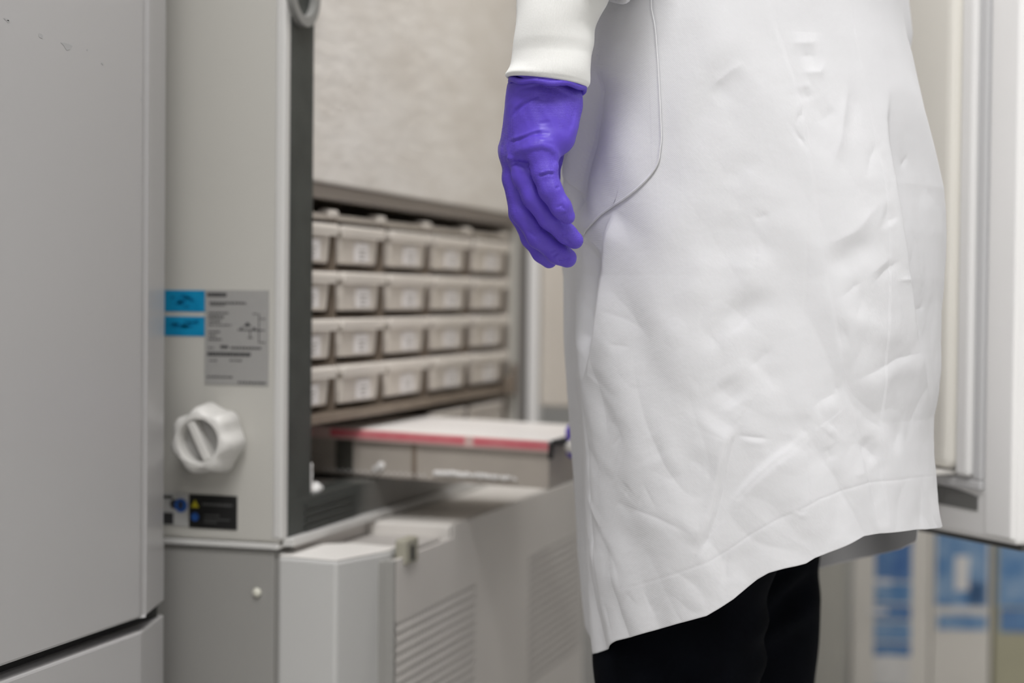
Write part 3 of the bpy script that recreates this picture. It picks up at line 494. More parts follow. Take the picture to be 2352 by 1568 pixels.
for a in ((425, 548, 330, 5, 0), (537, 541, 320, 160, 1), (470, 486, 296, 12, 0), (460, 496, 306, 8, 0), (490, 494, 350, 44, 1), (508, 520, 322, 14, 0), (505, 530, 242, 4, 0), (545, 572, 268, 4, 0), (545, 570, 330, 4, 0), (545, 572, 396, 4, 0), (440, 452, 322, 10, 0), (480, 505, 372, 5, 0)):
    u0, u1, v, hgt, _ = a; box(bm, px(u0), px(u1), SY - .0011, SY - .0007, pz(v + hgt / 2), pz(v - hgt / 2))
sub('printed_text', bm, 'ink', rp)
for z0, z1 in ((.7627, .7845), (.7378, .7577)):
    bt = plate('tape_label', -.8640, -.8186, z0, z1, .0006, 'blue_tape', fb); bt['label'] = 'bright blue tape label'
    bm = bmesh.new()
    for k in range(9):
        cx_, cz_ = random.uniform(-.855, -.824), random.uniform(z0 + .005, z1 - .005); w, hh = random.uniform(.0015, .005), random.uniform(.0006, .0016)
        box(bm, cx_ - w, cx_ + w, SY - .0009, SY - .0005, cz_ - hh, cz_ + hh)
    sub('printed_text', bm, 'blue_tape_dark', bt)
bl = plate('warning_label', -.8350, -.7809, .5415, .5760, .0012, 'black_label', fb, bev=.0004); bl['label'] = 'black warning label'
def bu(u): return -.8350 + (u - 160) / 258 * .0541
def bv(v): return .5760 - (v - 1228) / 186 * .0345
bm = bmesh.new(); vs = [bm.verts.new((bu(a), SY - .0018, bv(b))) for a, b in ((172, 1300), (216, 1300), (194, 1258))]; f = bm.faces.new(vs)
e = bmesh.ops.extrude_face_region(bm, geom=[f]); bmesh.ops.translate(bm, verts=[v for v in e['geom'] if isinstance(v, bmesh.types.BMVert)], vec=(0, .0008, 0)); sub('warning_triangle', bm, 'yellow', bl)
def disc_y(bm, cx_, cz_, r, y0, y1, n=28):
    a = [bm.verts.new((cx_ + r * math.cos(2 * math.pi * k / n), y0, cz_ + r * math.sin(2 * math.pi * k / n))) for k in range(n)]
    b = [bm.verts.new((v.co.x, y1, v.co.z)) for v in a]
    bm.faces.new(a); bm.faces.new(b[::-1])
    for k in range(n): bm.faces.new((a[k], a[(k + 1) % n], b[(k + 1) % n], b[k]))
bm = bmesh.new(); disc_y(bm, bu(194), bv(1352), .0042, SY - .0018, SY - .0010); sub('mandatory_sign', bm, 'blue_sign', bl)
bm = bmesh.new()
for v, u0, u1 in ((1280, 235, 395), (1340, 245, 330), (1362, 245, 380), (1378, 245, 310)):
    u = u0
    while u < u1:
        w = min(random.uniform(6, 18), u1 - u); box(bm, bu(u), bu(u + w), SY - .0016, SY - .0010, bv(v + (6 if v == 1280 else 3)), bv(v - (6 if v == 1280 else 3))); u += w * 1.25 + 2
sub('printed_text', bm, mat('label_grey_ink', (.10, .10, .10), .6), bl)
pc = plate('pictogram_label', -.8700, -.8364, .5425, .5765, .0010, 'picto', fb, bev=.0003)
bm = bmesh.new(); disc_y(bm, -.8440, .5640, .0072, SY - .0015, SY - .0008); sub('blue_sign', bm, 'blue_sign', pc)
bm = bmesh.new(); disc_y(bm, -.8515, .5650, .0050, SY - .0013, SY - .0008); box(bm, -.870, -.8525, SY - .0014, SY - .0008, .5440, .5560, bev=.0001); box(bm, -.8700, -.8535, SY - .0014, SY - .0008, .5705, .5735); box(bm, -.8462, -.8420, SY - .0020, SY - .0012, .5605, .5680)
sub('pictogram', bm, 'ink', pc)
# scalloped access-port knob
def knob():
    KX, KZ = -.8042, .6345
    n = 112; prof = [(.000, .0285, 0), (.004, .0325, .3), (.010, .0345, 1), (.034, .0318, 1), (.0405, .0295, .9), (.0430, .0270, .6), (.0430, .0225, 0), (.0415, .0215, 0)]
    bm = bmesh.new(); rings = []
    for dep, r, lob in prof:
        ring = []
        for k in range(n):
            t = 2 * math.pi * k / n; s = math.cos(7 * t + .9); l = (max(0, s) ** .6 if s > 0 else -(abs(s) ** 1.2))
            rr = r * (1 + .075 * lob * l)
            ring.append(bm.verts.new((KX + rr * math.cos(t), SY - dep, KZ + rr * math.sin(t))))
        rings.append(ring)
    for a, b in zip(rings, rings[1:]):
        for k in range(n): bm.faces.new((a[k], a[(k + 1) % n], b[(k + 1) % n], b[k]))
    # recess wall
    ring = [bm.verts.new((KX + .0205 * math.cos(2 * math.pi * k / n), SY - .028, KZ + .0205 * math.sin(2 * math.pi * k / n))) for k in range(n)]
    for k in range(n): bm.faces.new((rings[-1][k], rings[-1][(k + 1) % n], ring[(k + 1) % n], ring[k]))
    o = sub('port_knob', bm, 'knob', None) if False else part('port_knob', bm, 'knob', fb, True); o['label'] = 'white scalloped knob'
    es = o.modifiers.new('edge', 'EDGE_SPLIT'); es.split_angle = math.radians(50)
    bm = bmesh.new(); disc_y(bm, KX, KZ, .0207, SY - .0285, SY - .0265, 48); sub('recess_face', bm, 'knob_in', o)
    bm = bmesh.new(); box(bm, -.0042, .0042, -.0415, -.027, -.0213, .0213, bev=.0015)
    bmesh.ops.transform(bm, matrix=Matrix.Translation((KX, SY, KZ)) @ Matrix.Rotation(math.radians(-27), 4, 'Y'), verts=bm.verts); sub('grip_bar', bm, 'knob', o)
knob()
bm = bmesh.new(); bmesh.ops.create_uvsphere(bm, u_segments=20, v_segments=12, radius=.0046); bmesh.ops.scale(bm, vec=(1, .7, 1), verts=bm.verts); bmesh.ops.translate(bm, vec=(-.7590, 1.6065, .4793), verts=bm.verts); part('screw_cap', bm, 'cap', fb, True)

# ---- the big outer door, swung open (a part of the open freezer)
DA = math.atan2(1.787 - 2.5, -.024 + .65)
dm_ = Matrix.Translation(-Vector(fb.location)) @ Matrix.Translation((-.65, 2.5, 0)) @ Matrix.Rotation(DA, 4, 'Z')
def dpart(name, bm, m, parent, smooth=False):
    o = obj(name, bm, m, parent, smooth)
    o.matrix_parent_inverse = dm_ if parent is fb else Matrix.Identity(4)
    return o
DW = .950
bm = bmesh.new(); box(bm, 0, DW, .0, .09, .5400, 1.96, bev=.006, seg=3); door = dpart('door', bm, 'door_white', fb)
door['label'] = 'wide open outer door with cream lining'
def dsub(name, bm, m, smooth=False): return obj(name, bm, m, door, smooth)
bm = bmesh.new(); box(bm, .04, .8665, -.020, .004, .6085, 1.90, bev=.010, seg=3); dsub('door_lining', bm, 'liner')
bm = bmesh.new()
for b in ((.8895, .9015, -.006, .003, .60, 1.93), (.02, .9015, -.006, .003, .590, .600)): box(bm, *b, bev=.002)
dsub('door_gasket', bm, mat('gasket_grey', (.62, .62, .63), .6))
bm = bmesh.new(); box(bm, .868, .8885, -.012, .003, .603, 1.92, bev=.004); dsub('lining_rim', bm, 'door_white')
bm = bmesh.new(); box(bm, .905, .947, -.004, .003, .545, 1.95, bev=.003); dsub('edge_frame', bm, 'door_white')
bm = bmesh.new(); box(bm, .70, .8600, -.030, .0, .6020, .6075, bev=.002); dsub('lining_ledge', bm, 'plastic_white')
# finger recess: flat arched plate, its shade put into a dark colour
bm = bmesh.new(); top = []; botm = []
for k in range(13):
    s = .76 + k / 12 * .1315; top.append((s, .5885 - .0030 * max(0, (k - 6) / 6) ** 2 * 2)); botm.append((s, .5690 - .0008 * k / 12))
fr = [bm.verts.new((x, -.0012, z)) for x, z in top + botm[::-1]]
f = bm.faces.new(fr); e = bmesh.ops.extrude_face_region(bm, geom=[f]); bmesh.ops.translate(bm, verts=[v for v in e['geom'] if isinstance(v, bmesh.types.BMVert)], vec=(0, .002, 0)); dsub('recess_shade', bm, mat('recess_grey', (.17, .17, .165), .6))
bm = bmesh.new(); box(bm, .02, DW - .006, .012, .075, .5330, .5405, bev=.001); dsub('bottom_seal', bm, mat('bottom_seal_grey', (.08, .08, .078), .6))

# ------------------------------------------------------------------ racks and boxes
YB = [(1.6800, 1.7660), (1.7765, 1.9090), (1.9210, 2.0670), (2.0790, 2.2270), (2.2390, 2.3960)]
YB[0] = (1.6340, 1.7660)
ZB = [.6560 + .0515 * k for k in range(4)]
ordc = ['first', 'second', 'third', 'fourth', 'fifth']; ordr = ['bottom row', 'second row from the bottom', 'third row from the bottom', 'top row']
proto_rack = proto_box = None
def copy_tree(o, parent=None):
    c = o.copy(); COL.objects.link(c); c.parent = parent
    for ch in o.children: copy_tree(ch, c)
    return c
WB = .140                                     # nominal width: each copy is stretched to its own bay
def make_rack():
    t = thing('freezer_rack', 'x', 'rack', (0, 0, 0))
    for y in (-WB / 2 - .0030, WB / 2 + .0005): obj('side_plate', boxes((-.30, -.0045, y, y + .0025, 0, .2085)), 'steel_dark', t)
    for k in range(4): obj('rack_shelf', boxes((-.30, -.0045, -WB / 2, WB / 2, .0515 * k - .0012, .0515 * k)), 'steel_dark', t)
    obj('back_plate', boxes((-.302, -.30, -WB / 2, WB / 2, 0, .2085)), 'steel_dark', t)
    bm = boxes((-.30, -.003, -WB / 2 - .002, WB / 2 + .002, .2085, .2150), bev=.0008); obj('top_plate', bm, 'box', t)
    bm = bmesh.new(); box(bm, -.012, .0035, WB / 2 - .026, WB / 2 - .000, .2105, .2195, bev=.003); box(bm, -.016, -.006, WB / 2 - .014, WB / 2 + .0025, .2150, .2205, bev=.002); obj('pull_tab', bm, 'box_lid', t)
    return t
def make_box():
    t = thing('storage_box', 'x', 'box', (0, 0, 0))
    H = .0390; w = WB / 2
    bm = bmesh.new()
    a = [(-.135, -w + .0075), (-.003, -w + .0075), (-.003, w - .0125), (-.135, w - .0125)]; b = [(-.140, -w + .0055), (0, -w + .0055), (0, w - .0105), (-.140, w - .0105)]
    va = [bm.verts.new((x, y, .0048)) for x, y in a]; vb = [bm.verts.new((x, y, H)) for x, y in b]
    fs = [bm.faces.new(va[::-1]), bm.faces.new(vb)] + [bm.faces.new((va[i], va[(i + 1) % 4], vb[(i + 1) % 4], vb[i])) for i in range(4)]
    bmesh.ops.bevel(bm, geom=list({e for f in fs for e in f.edges}), offset=.003, segments=2, profile=.5, affect='EDGES'); obj('body', bm, 'box', t)
    bm = bmesh.new(); box(bm, -.146, .005, -w - .001, w + .001, H - .0005, H + .0085, bev=.0020); box(bm, .001, .0042, -w + .001, w - .001, H - .004, H, bev=.0006); obj('lid', bm, 'box_lid', t)
    lb_ = obj('paper_label', boxes((-.0015, .0008, -.020, .024, .0085, .0305)), 'paper', t)
    bm = bmesh.new()
    for k in range(3): box(bm, .0008, .0011, -.011 + .002 * k, .014 - .003 * k, .0205 - k * .0045, .0222 - k * .0045)
    obj('printed_text', bm, 'ink_pale', lb_)
    return t
rng2 = random.Random(3)
for c_, (y0, y1) in enumerate(YB):
    cy = (y0 + y1) / 2; sc = (y1 - y0) / WB
    if proto_rack is None: proto_rack = r = make_rack()
    else: r = copy_tree(proto_rack)
    r.location = (-.7420, cy, .6545); r.scale = (1, sc, 1)
    r['label'] = 'brown steel freezer rack, %s of five columns counted from the dark door seal' % ordc[c_]; r['group'] = 'racks inside the open freezer'
    for k, z in enumerate(ZB):
        if proto_box is None: proto_box = b = make_box()
        else: b = copy_tree(proto_box)
        b.location = (-.7420 + rng2.uniform(-.002, .002), cy + rng2.uniform(-.001, .001), z); b.scale = (1, sc * .955, 1)
        b.rotation_euler = (0, 0, rng2.uniform(-.008, .008))
        b['label'] = 'beige lidded storage box, %s, %s column from the dark door seal' % (ordr[k], ordc[c_]); b['group'] = 'storage boxes inside the open freezer'

ld0 = None
for c_, (y0, y1) in enumerate(YB):
    if c_ < 3: continue
    if ld0 is None:
        t = ld0 = thing('low_freezer_rack', 'x', 'rack'); w = WB / 2
        obj('front_plate', boxes((-.004, 0, -w, w - .004, 0, .0605), bev=.001), 'drawer_steel', t)
        obj('rack_body', boxes((-.26, -.004, -w + .002, w - .006, .001, .050)), 'steel_dark', t)
        obj('pull_lip', boxes((.0, .006, -w + .01, w - .014, .0560, .0595), bev=.001), 'box_lid', t)
    else: t = copy_tree(ld0)
    t.location = (-.7450, (y0 + y1) / 2, .5725); t.scale = (1, (y1 - y0) / WB, 1)
    t['label'] = 'low steel rack under the storage boxes, below the %s column from the dark door seal' % ordc[c_]; t['group'] = 'low racks under the storage boxes'

# ------------------------------------------------------------------ drawer tray pulled out below the boxes
tr = thing('sliding_tray', 'white tray with a red front edge stripe, pulled out of the open freezer', 'tray', (-.67, 2.0, .575))
def tpart(name, bm, m, parent=tr, sm=False):
    o = obj(name, bm, m, parent, sm); o.matrix_parent_inverse = Matrix.Translation(-Vector(tr.location)) if parent is tr else Matrix.Identity(4); return o
def sheared(bm):   # the tray droops a little towards its free end
    for v in bm.verts: v.co.z -= (v.co.x + .8115) * .028
    return bm
TZ = .6310
bm = sheared(boxes((-1.10, -.5222, 1.8505, 2.08, TZ - .004, TZ), bev=.001)); tpart('tray_top', bm, 'tray_white')
bm = sheared(boxes((-1.10, -.5222, 1.8485, 1.8510, TZ - .0135, TZ - .0005), bev=.0008)); lip = tpart('front_lip', bm, 'pink')
for x0, x1 in ((-.84, -.806), (-.782, -.6195), (-.6090, -.5225)):
    bm = sheared(boxes((x0, x1, 1.8475, 1.8490, TZ - .0105, TZ - .0018), bev=.0004)); obj('red_stripe', bm, 'red', lip)
bm = sheared(boxes((-1.10, -.5230, 1.8560, 1.8590, .5765, TZ - .011), (-1.10, -.5230, 1.859, 2.08, .5765, .5785), (-1.10, -.5230, 2.077, 2.08, .5765, TZ - .006), (-.5245, -.5230, 1.8562, 2.0798, .5770, TZ - .006), bev=.0005)); tpart('drawer_body', bm, 'steel')
tpart('side_rib', sheared(boxes((-.6845, -.6795, 1.8535, 1.8562, .579, TZ - .012), bev=.0006)), 'steel_dark')
tpart('side_slot', sheared(boxes((-.7780, -.7570, 1.8545, 1.8562, .579, TZ - .013))), mat('slot_grey', (.075, .072, .06), .7))
bm = bmesh.new()
for (x, z, s) in ((-.722, .5870, .0050), (-.729, .5835, .0030)): 
    r_ = bmesh.ops.create_icosphere(bm, subdivisions=2, radius=s); bmesh.ops.translate(bm, verts=r_['verts'], vec=(x, 1.8545, z))
for k in range(46):
    t = k / 45; x = -.655 + .092 * t + random.uniform(-.002, .002); s = .0030 * (1.1 - .4 * t)
    r_ = bmesh.ops.create_icosphere(bm, subdivisions=2, radius=s * random.uniform(.7, 1.2)); bmesh.ops.translate(bm, verts=r_['verts'], vec=(x, 1.8530 + random.uniform(-.002, .002), .5822 - .0035 * t + random.uniform(-.001, .0012)))
for k in range(18):
    x = -.79 + .12 * k / 17; r_ = bmesh.ops.create_icosphere(bm, subdivisions=1, radius=.0016); bmesh.ops.translate(bm, verts=r_['verts'], vec=(x, 1.8535, .5800 - .002 * k / 17))
fo = tpart('frost_clumps', bm, 'frost', sm=True); fo['kind'] = 'stuff'
# rounded white pull at the free end, with a dark bracket
bm = bmesh.new(); tube_path(bm, [(-.5000, y, .6160) for y in (1.8600, 1.8640, 1.98, 2.075, 2.08)], [.004, .0078, .0080, .0078, .004], 14); tpart('tray_handle', bm, 'plastic_white', sm=True)
tpart('handle_bracket', boxes((-.5235, -.5185, 1.8520, 1.8580, .6020, .6190), (-.5222, -.5000, 1.8620, 2.08, .6170, .6225), bev=.001), 'dark')
# frost lump and light rim lying on the sill by the seal
lump = bmesh.new()
for k in range(14):
    r_ = bmesh.ops.create_icosphere(lump, subdivisions=2, radius=random.uniform(.0030, .0055)); bmesh.ops.translate(lump, verts=r_['verts'], vec=(-.740 + random.uniform(-.004, .003), 1.684 + .034 * k / 13, .5745 + random.uniform(-.001, .003)))
for k in range(6):
    r_ = bmesh.ops.create_icosphere(lump, subdivisions=2, radius=.0035); bmesh.ops.translate(lump, verts=r_['verts'], vec=(-.734, 1.6795, .580 + .0045 * k))
lo_ = part('sill_frost', lump, 'frost', fb, True); lo_['kind'] = 'stuff'

# ------------------------------------------------------------------ cartons and bin behind the person
def carton(x0, x1, y, h, dep, m, label, rz):
    t = thing('carton', label, 'carton', ((x0 + x1) / 2, y, 0), rz)
    w = (x1 - x0) / 2
    body = obj('carton_body', boxes((-w, w, 0, dep, 0, h), bev=.003), m, t)
    obj('flap_seam', boxes((-w + .002, w - .002, -.0004, dep + .0004, h - .012, h - .0105)), 'ink_pale', t)
    return t
def band(t, x0, x1, z0, z1, m, name='printed_band'): return obj(name, boxes((x0, x1, -.0012, .0, z0, z1)), m, t)
RZ = math.radians(14)
t = carton(-.312, -.178, 3.05, .47, .22, 'carton', 'pale carton with a narrow column of blue print, beside the grey bin', RZ)
for z0, z1, m in ((.300, .375, 'print2'), (.262, .296, 'print'), (.232, .258, 'print2'), (.196, .228, 'print'), (.170, .192, 'print2'), (.120, .165, 'smear'), (.085, .115, 'print'), (.03, .08, 'print2'), (.38, .44, 'print')):
    band(t, -.028, .034, z0, z1, m)
for z, dx in ((.298, -.012), (.246, -.018), (.166, .0), (.137, .008)):
    bm = bmesh.new(); box(bm, -.022 + dx, .012 + dx, -.0018, -.0010, z - .004, z + .005, bev=.0003); obj('print_highlight', bm, 'smear', t)
t = carton(-.1795, -.0785, 3.08, .46, .22, 'carton', 'pale carton with a broad blue printed top half, middle of the three cartons', RZ)
band(t, -.044, .044, .258, .445, 'print'); band(t, -.040, .044, .217, .243, 'print')
for a in ((-.012, .012, .285, .345), (-.018, .016, .246, .258), (-.020, .012, .384, .404)):
    bm = bmesh.new(); box(bm, a[0], a[1], -.0018, -.0010, a[2], a[3], bev=.0003); obj('print_highlight', bm, 'smear', t)
band(t, .012, .040, .262, .300, 'print2', 'deep_band')
t = carton(-.077, .067, 3.112, .45, .22, 'olive', 'olive based carton with a blue printed top half, by the open freezer door edge', RZ)
band(t, -.066, .070, .258, .430, 'print'); band(t, -.062, .070, .215, .254, 'print2')
for a in ((-.010, .05, .325, .352), (-.004, .03, .248, .258), (-.020, .030, .375, .392)):
    bm = bmesh.new(); box(bm, a[0], a[1], -.0018, -.0010, a[2], a[3], bev=.0003); obj('print_highlight', bm, 'smear', t)
bn = thing('waste_bin', 'tall rounded grey bin standing behind the person and beside the cartons', 'bin', (-.400, 2.87, 0))
bm = bmesh.new(); n = 64; rr = [(.0, .085), (.01, .095), (.40, .108), (.41, .113), (.425, .113), (.425, .100), (.03, .09), (.03, 0.001)]
rs = [[bm.verts.new((r * (abs(math.cos(2 * math.pi * k / n)) ** .7) * math.copysign(1, math.cos(2 * math.pi * k / n)), r * (abs(math.sin(2 * math.pi * k / n)) ** .7) * math.copysign(1, math.sin(2 * math.pi * k / n)), z)) for k in range(n)] for z, r in rr]
for a, b in zip(rs, rs[1:]):
    for k in range(n): bm.faces.new((a[k], a[(k + 1) % n], b[(k + 1) % n], b[k]))
bm.faces.new(rs[0][::-1]); obj('bin_body', bm, 'bin', bn, True)
bm = bmesh.new(); box(bm, -.10, .10, -.10, .10, .427, .440, bev=.006, seg=3); box(bm, -.05, .05, -.02, .02, .44, .452, bev=.004); obj('bin_lid', bm, 'bin', bn)

# ------------------------------------------------------------------ the person
Rh = np.array([0.9563048, 0.2923717, 0]); Fh = np.array([-0.2923717, 0.9563048, 0]); EYE = np.array([0, 0, 0.78])
def W(w, h, z): return np.stack(np.broadcast_arrays(w * Rh[0] + h * Fh[0], w * Rh[1] + h * Fh[1], z), -1)
D0 = 1.60; NEXP = 2.25
pc_ = W(.215, D0, 0.)
person = thing('person', 'person in a white lab coat, purple gloves and dark trousers, one arm hanging down', 'person', tuple(float(x) for x in pc_))
PINV = Matrix.Translation(-Vector(person.location))
def pp(o, parent=None):
    o.parent = parent or person
    if parent is None: o.matrix_parent_inverse = PINV
    return o
# skin body: one continuous figure, nearly all of it covered
def build_body():
    F = Field((-.60, 1.15, 0), (.12, 2.15, 1.74), .011)
    q = lambda w, h, z: tuple(float(x) for x in W(w, h, z))
    f = F.cap(q(.215, D0, .92), q(.205, D0, 1.10), .115, .105)
    f = smin(f, F.cap(q(.215, D0 - .07, .93), q(.215, D0 + .07, .93), .095, .095), .05)
    f = smin(f, F.cap(q(.205, D0 - .085, 1.28), q(.205, D0 + .085, 1.28), .095, .095), .06)
    f = smin(f, F.cap(q(.205, D0 - .145, 1.375), q(.205, D0 + .145, 1.375), .052, .052), .05)
    f = smin(f, F.cap(q(.200, D0, 1.38), q(.185, D0, 1.50), .055, .050), .03)
    f = smin(f, F.ell(q(.175, D0, 1.595), (.092, .088, .115)), .02)
    f = smin(f, F.cap(q(.085, D0, 1.575), q(.078, D0, 1.560), .010, .014), .012)      # nose
    f = smin(f, F.cap(q(.105, D0 - .02, 1.525), q(.105, D0 + .02, 1.525), .010, .010), .01)   # mouth
    for s in (-1, 1): f = smin(f, F.cap(q(.185, D0 + s * .086, 1.60), q(.188, D0 + s * .092, 1.57), .014, .010), .006)
    # near arm, then the far arm reaching to the tray
    arms = [[q(.200, D0 - .17, 1.375), q(.080, 1.428, 1.165), tuple(np.array(hand_D_wrist))], [q(.200, D0 + .17, 1.375), q(.165, 1.86, 1.05), (-.415, 1.927, .680)]]
    for a, b, c in arms:
        f = smin(f, F.cap(a, b, .036, .030), .02); f = smin(f, F.cap(b, c, .029, .024), .015)
    for w0, w1, h, hk in ((.165, .150, D0 - .065, D0 - .035), (.235, .222, D0 + .085, D0 + .115)):
        f = smin(f, F.cap(q(.215, h, .88), q(w0 - .005, hk, .48), .078, .052), .04)
        f = smin(f, F.cap(q(w0 - .005, hk, .48), q(w1 + .02, hk, .09), .050, .032), .02)
        f = smin(f, F.cap(q(w1 + .03, hk, .045), q(w1 - .11, hk, .030), .032, .024), .02)
    v, qd = F.mesh(f); return relax(v, qd, 2), qd
hand_D_wrist = palm_D[0][1][:3]
v, qd = build_body(); pp(arrays('body', v, qd, 'skin'))
# hair
F = Field((-.55, 1.40, 1.44), (.12, 1.80, 1.76), .008)
q_ = lambda w, h, z: tuple(float(x) for x in W(w, h, z))
f = np.maximum(F.ell(q_(.182, D0, 1.605), (.104, .100, .124)), -F.cap(q_(.04, D0, 1.56), q_(.09, D0, 1.50), .085, .08)); f = smin(f, F.cap(q_(.26, D0, 1.60), q_(.285, D0, 1.50), .05, .03), .03)
v, qd = F.mesh(f); pp(arrays('hair', relax(v, qd, 2), qd, 'hair'))

# trousers
def build_trousers():
    F = Field((-.42, 1.36, .05), (.14, 1.84, 1.02), .0055)
    q = lambda w, h, z: tuple(float(x) for x in W(w, h, z))
    f = F.cap(q(.215, D0 - .055, .93), q(.215, D0 + .055, .93), .095, .095)
    f = smin(f, F.cap(q(.215, D0, .95), q(.21, D0, 1.02), .10, .095), .03)
    near, far = D0 - .035, D0 + .115
    f = smin(f, F.chain([(*q(.215, near - .03, .86), 78), (*q(.178, near - .005, .60), 70), (*q(.150, near, .46), 68), (*q(.152, near, .30), 66), (*q(.165, near, .10), 62)], .03), .05)
    f = smin(f, F.chain([(*q(.225, far - .04, .86), 78), (*q(.232, far, .60), 76), (*q(.226, far, .515), 71), (*q(.229, far, .455), 69), (*q(.236, far, .30), 69), (*q(.235, far, .10), 62)], .03), .05)
    f = np.maximum(f, .065 - F.P[2])
    # hollow at the hems
    v, qd = F.mesh(f); v = relax(v, qd, 2); n = vnormals(v, qd)
    w = v @ Rh; h = v @ Fh; z = v[:, 2]
    d = np.zeros(len(v))
    for sgn, pts in ((1, [(.29, .535), (.25, .50), (.20, .48)]), (1, [(.20, .44), (.25, .47), (.30, .49)]), (-1, [(.30, .515), (.24, .485)]), (1, [(.23, .42), (.26, .36)]), (-1, [(.10, .56), (.2, .50)]), (1, [(.09, .47), (.2, .43)])):
        d += crease('r', .008 * sgn, .012, 0, w, z, pts)
    d += .004 * vnoise2(w + h, z, 14, 5)
    return v + n * d[:, None], qd
v, qd = build_trousers(); tro = pp(arrays('trousers', v, qd, 'navy')); tro['label'] = 'dark navy trousers'
# shoes
for w1, hk in ((.150, D0 - .035), (.224, D0 + .115)):
    F = Field(tuple(np.array(q_(w1 - .06, hk, .0)) - (.16, .13, .012)), tuple(np.array(q_(w1 - .06, hk, .12)) + (.16, .13, .02)), .005)
    f = F.chain([(*q_(w1 + .035, hk, .050), 40), (*q_(w1 - .03, hk, .048), 40), (*q_(w1 - .10, hk, .038), 36), (*q_(w1 - .145, hk, .030), 27)], .02)
    f = smin(f, F.cap(q_(w1 + .03, hk, .05), q_(w1 + .028, hk, .115), .042, .042), .02); f = np.maximum(f, .014 - F.P[2]); f = np.maximum(f, F.P[2] - .115)
    v, qd = F.mesh(f); sh = pp(arrays('shoe', relax(v, qd, 1), qd, 'shoe'))
    f2 = np.maximum(F.chain([(*q_(w1 + .035, hk, .02), 44), (*q_(w1 - .03, hk, .02), 43), (*q_(w1 - .10, hk, .02), 40), (*q_(w1 - .145, hk, .02), 31)], .02), np.maximum(-F.P[2] + .0, F.P[2] - .018))
    v, qd = F.mesh(f2); so = arrays('sole', v, qd, 'sole'); pp(so, sh)

# ---- lab coat
ZT = np.array(ZT_D); WC = np.array(WC_D); AW = np.array(AW_D)
def coat_dims(z):
    a = np.interp(z, np.r_[ZT, 1.10, 1.25, 1.36, 1.42, 1.46], np.r_[AW, .138, .135, .128, .10, .066])
    wc = np.interp(z, np.r_[ZT, 1.10, 1.25, 1.36, 1.42, 1.46], np.r_[WC, .200, .203, .203, .200, .196])
    b = np.interp(z, [.40, .55, .75, 1.0, 1.15, 1.30, 1.38, 1.43, 1.46], [.19, .19, .185, .175, .168, .190, .195, .13, .075])
    return wc, a, b
def coat_ring(t, z):
    wc, a, b = coat_dims(z); c, s = np.cos(t), np.sin(t)
    return wc + a * np.sign(c) * np.abs(c) ** (2 / NEXP), D0 - b * np.sign(s) * np.abs(s) ** (2 / NEXP)
FEATS = [('k' if f[0] == 'r' and f[2] <= 5 and abs(f[1]) < 4 else f[0], f[1] * (.0013 if f[0] == 'c' and f[1] > 0 else .001), f[2] * .001 * (1.45 if f[0] == 'r' and f[2] > 2.4 else 1), (f[3] * .001 if f[0] == 'c' else 0), [(p[0] * .175, p[1]) for p in f[-1]]) for f in feats_D]
FEATS.append(('s', -.0010, .0008, 0, [(p[0] * .175, p[1]) for p in seam_D]))
FEATS.append(('r', -.0004, .0012, 0, [(p[0] * .175, p[1]) for p in stitch_D]))
WR = 0.85
def coat_disp(t, z):
    x = t * .175; d = np.zeros(np.broadcast(t, z).shape); x, z = np.broadcast_arrays(x, z)
    for k, a, s, L, pts in FEATS:
        P = np.array(pts); R = max(4 * s, 4 * L, .012) + (.12 if k == 's' and a < -.004 else 0)
        m = (x > P[:, 0].min() - R) & (x < P[:, 0].max() + R) & (z > P[:, 1].min() - R) & (z < P[:, 1].max() + R)
        if m.any(): d[m] += crease(k, a * (WR if abs(a) < .0045 else 1), s, L, x[m], z[m], pts, .16 if abs(a) >= .0045 else .38)
    near = np.clip(np.sin(t) * 3, 0, 1)
    low = np.clip((1.0 - z) / .5, .15, 1)
    ac, al = x * .9 - z * .45, x * .45 + z * .9
    d += near * (.0052 * vnoise2(ac * 30, al * 7, 1.0, 1) + .0046 * (np.abs(vnoise2(ac * 24 + 5, al * 9 + 3, 1.0, 8)) - .17) * low * 1.6 + .0036 * (np.abs(vnoise2(ac * 20 + al * 25, al * 16 - ac * 30, 1.0, 9)) - .17) * low + .0006 * low * vnoise2(x - .5 * z, z + .3 * x, 55, 2) + .0003 * low * vnoise2(x + .6 * z, z - .4 * x, 120, 3))
    tw = np.mod(t + .12 + np.pi, 2 * np.pi) - np.pi
    d += .024 * np.exp(-(tw / .19) ** 2) * np.clip((z - .990) / .030, 0, 1)
    d += (1 - near) * .006 * np.sin(t * 9 + z * 4)
    return d
def coat_point(t, z, off=0.0):
    w, h = coat_ring(t, z); w2, h2 = coat_ring(t + .004, z); w1, h1 = coat_ring(t - .004, z)
    tx, ty = w2 - w1, h2 - h1; L = np.hypot(tx, ty) + 1e-9
    nx, ny = -ty / L, tx / L                      # outward
    o = np.sign((w - coat_dims(z)[0]) * nx + (h - D0) * ny); nx, ny = nx * o, ny * o
    d = coat_disp(t, z) + off
    return W(w + nx * d, h + ny * d, z)
def hem_z(t):
    hp = sorted(hem_D); tt = [p[0] for p in hp]; zz = [p[1] for p in hp]
    t = np.mod(t, 2 * np.pi)
    T = [0, .30] + tt + [3.12, 3.6, 4.4, 5.2, 5.62, 5.90, 6.03, 6.07, 6.2832]
    Z = [.584, .5825] + zz + [.458, .480, .498, .508, .529, .541, .552, .585, .584]
    return np.interp(t, T, Z)
tn = np.linspace(0.02, np.pi + .02, 430); tf = np.r_[np.linspace(np.pi + .02, 5.95, 70)[1:], np.linspace(5.96, 2 * np.pi + .02, 44)[:-1]]
TH = np.concatenate([tn, tf]); vv = np.concatenate([np.linspace(0, 1, 420)])
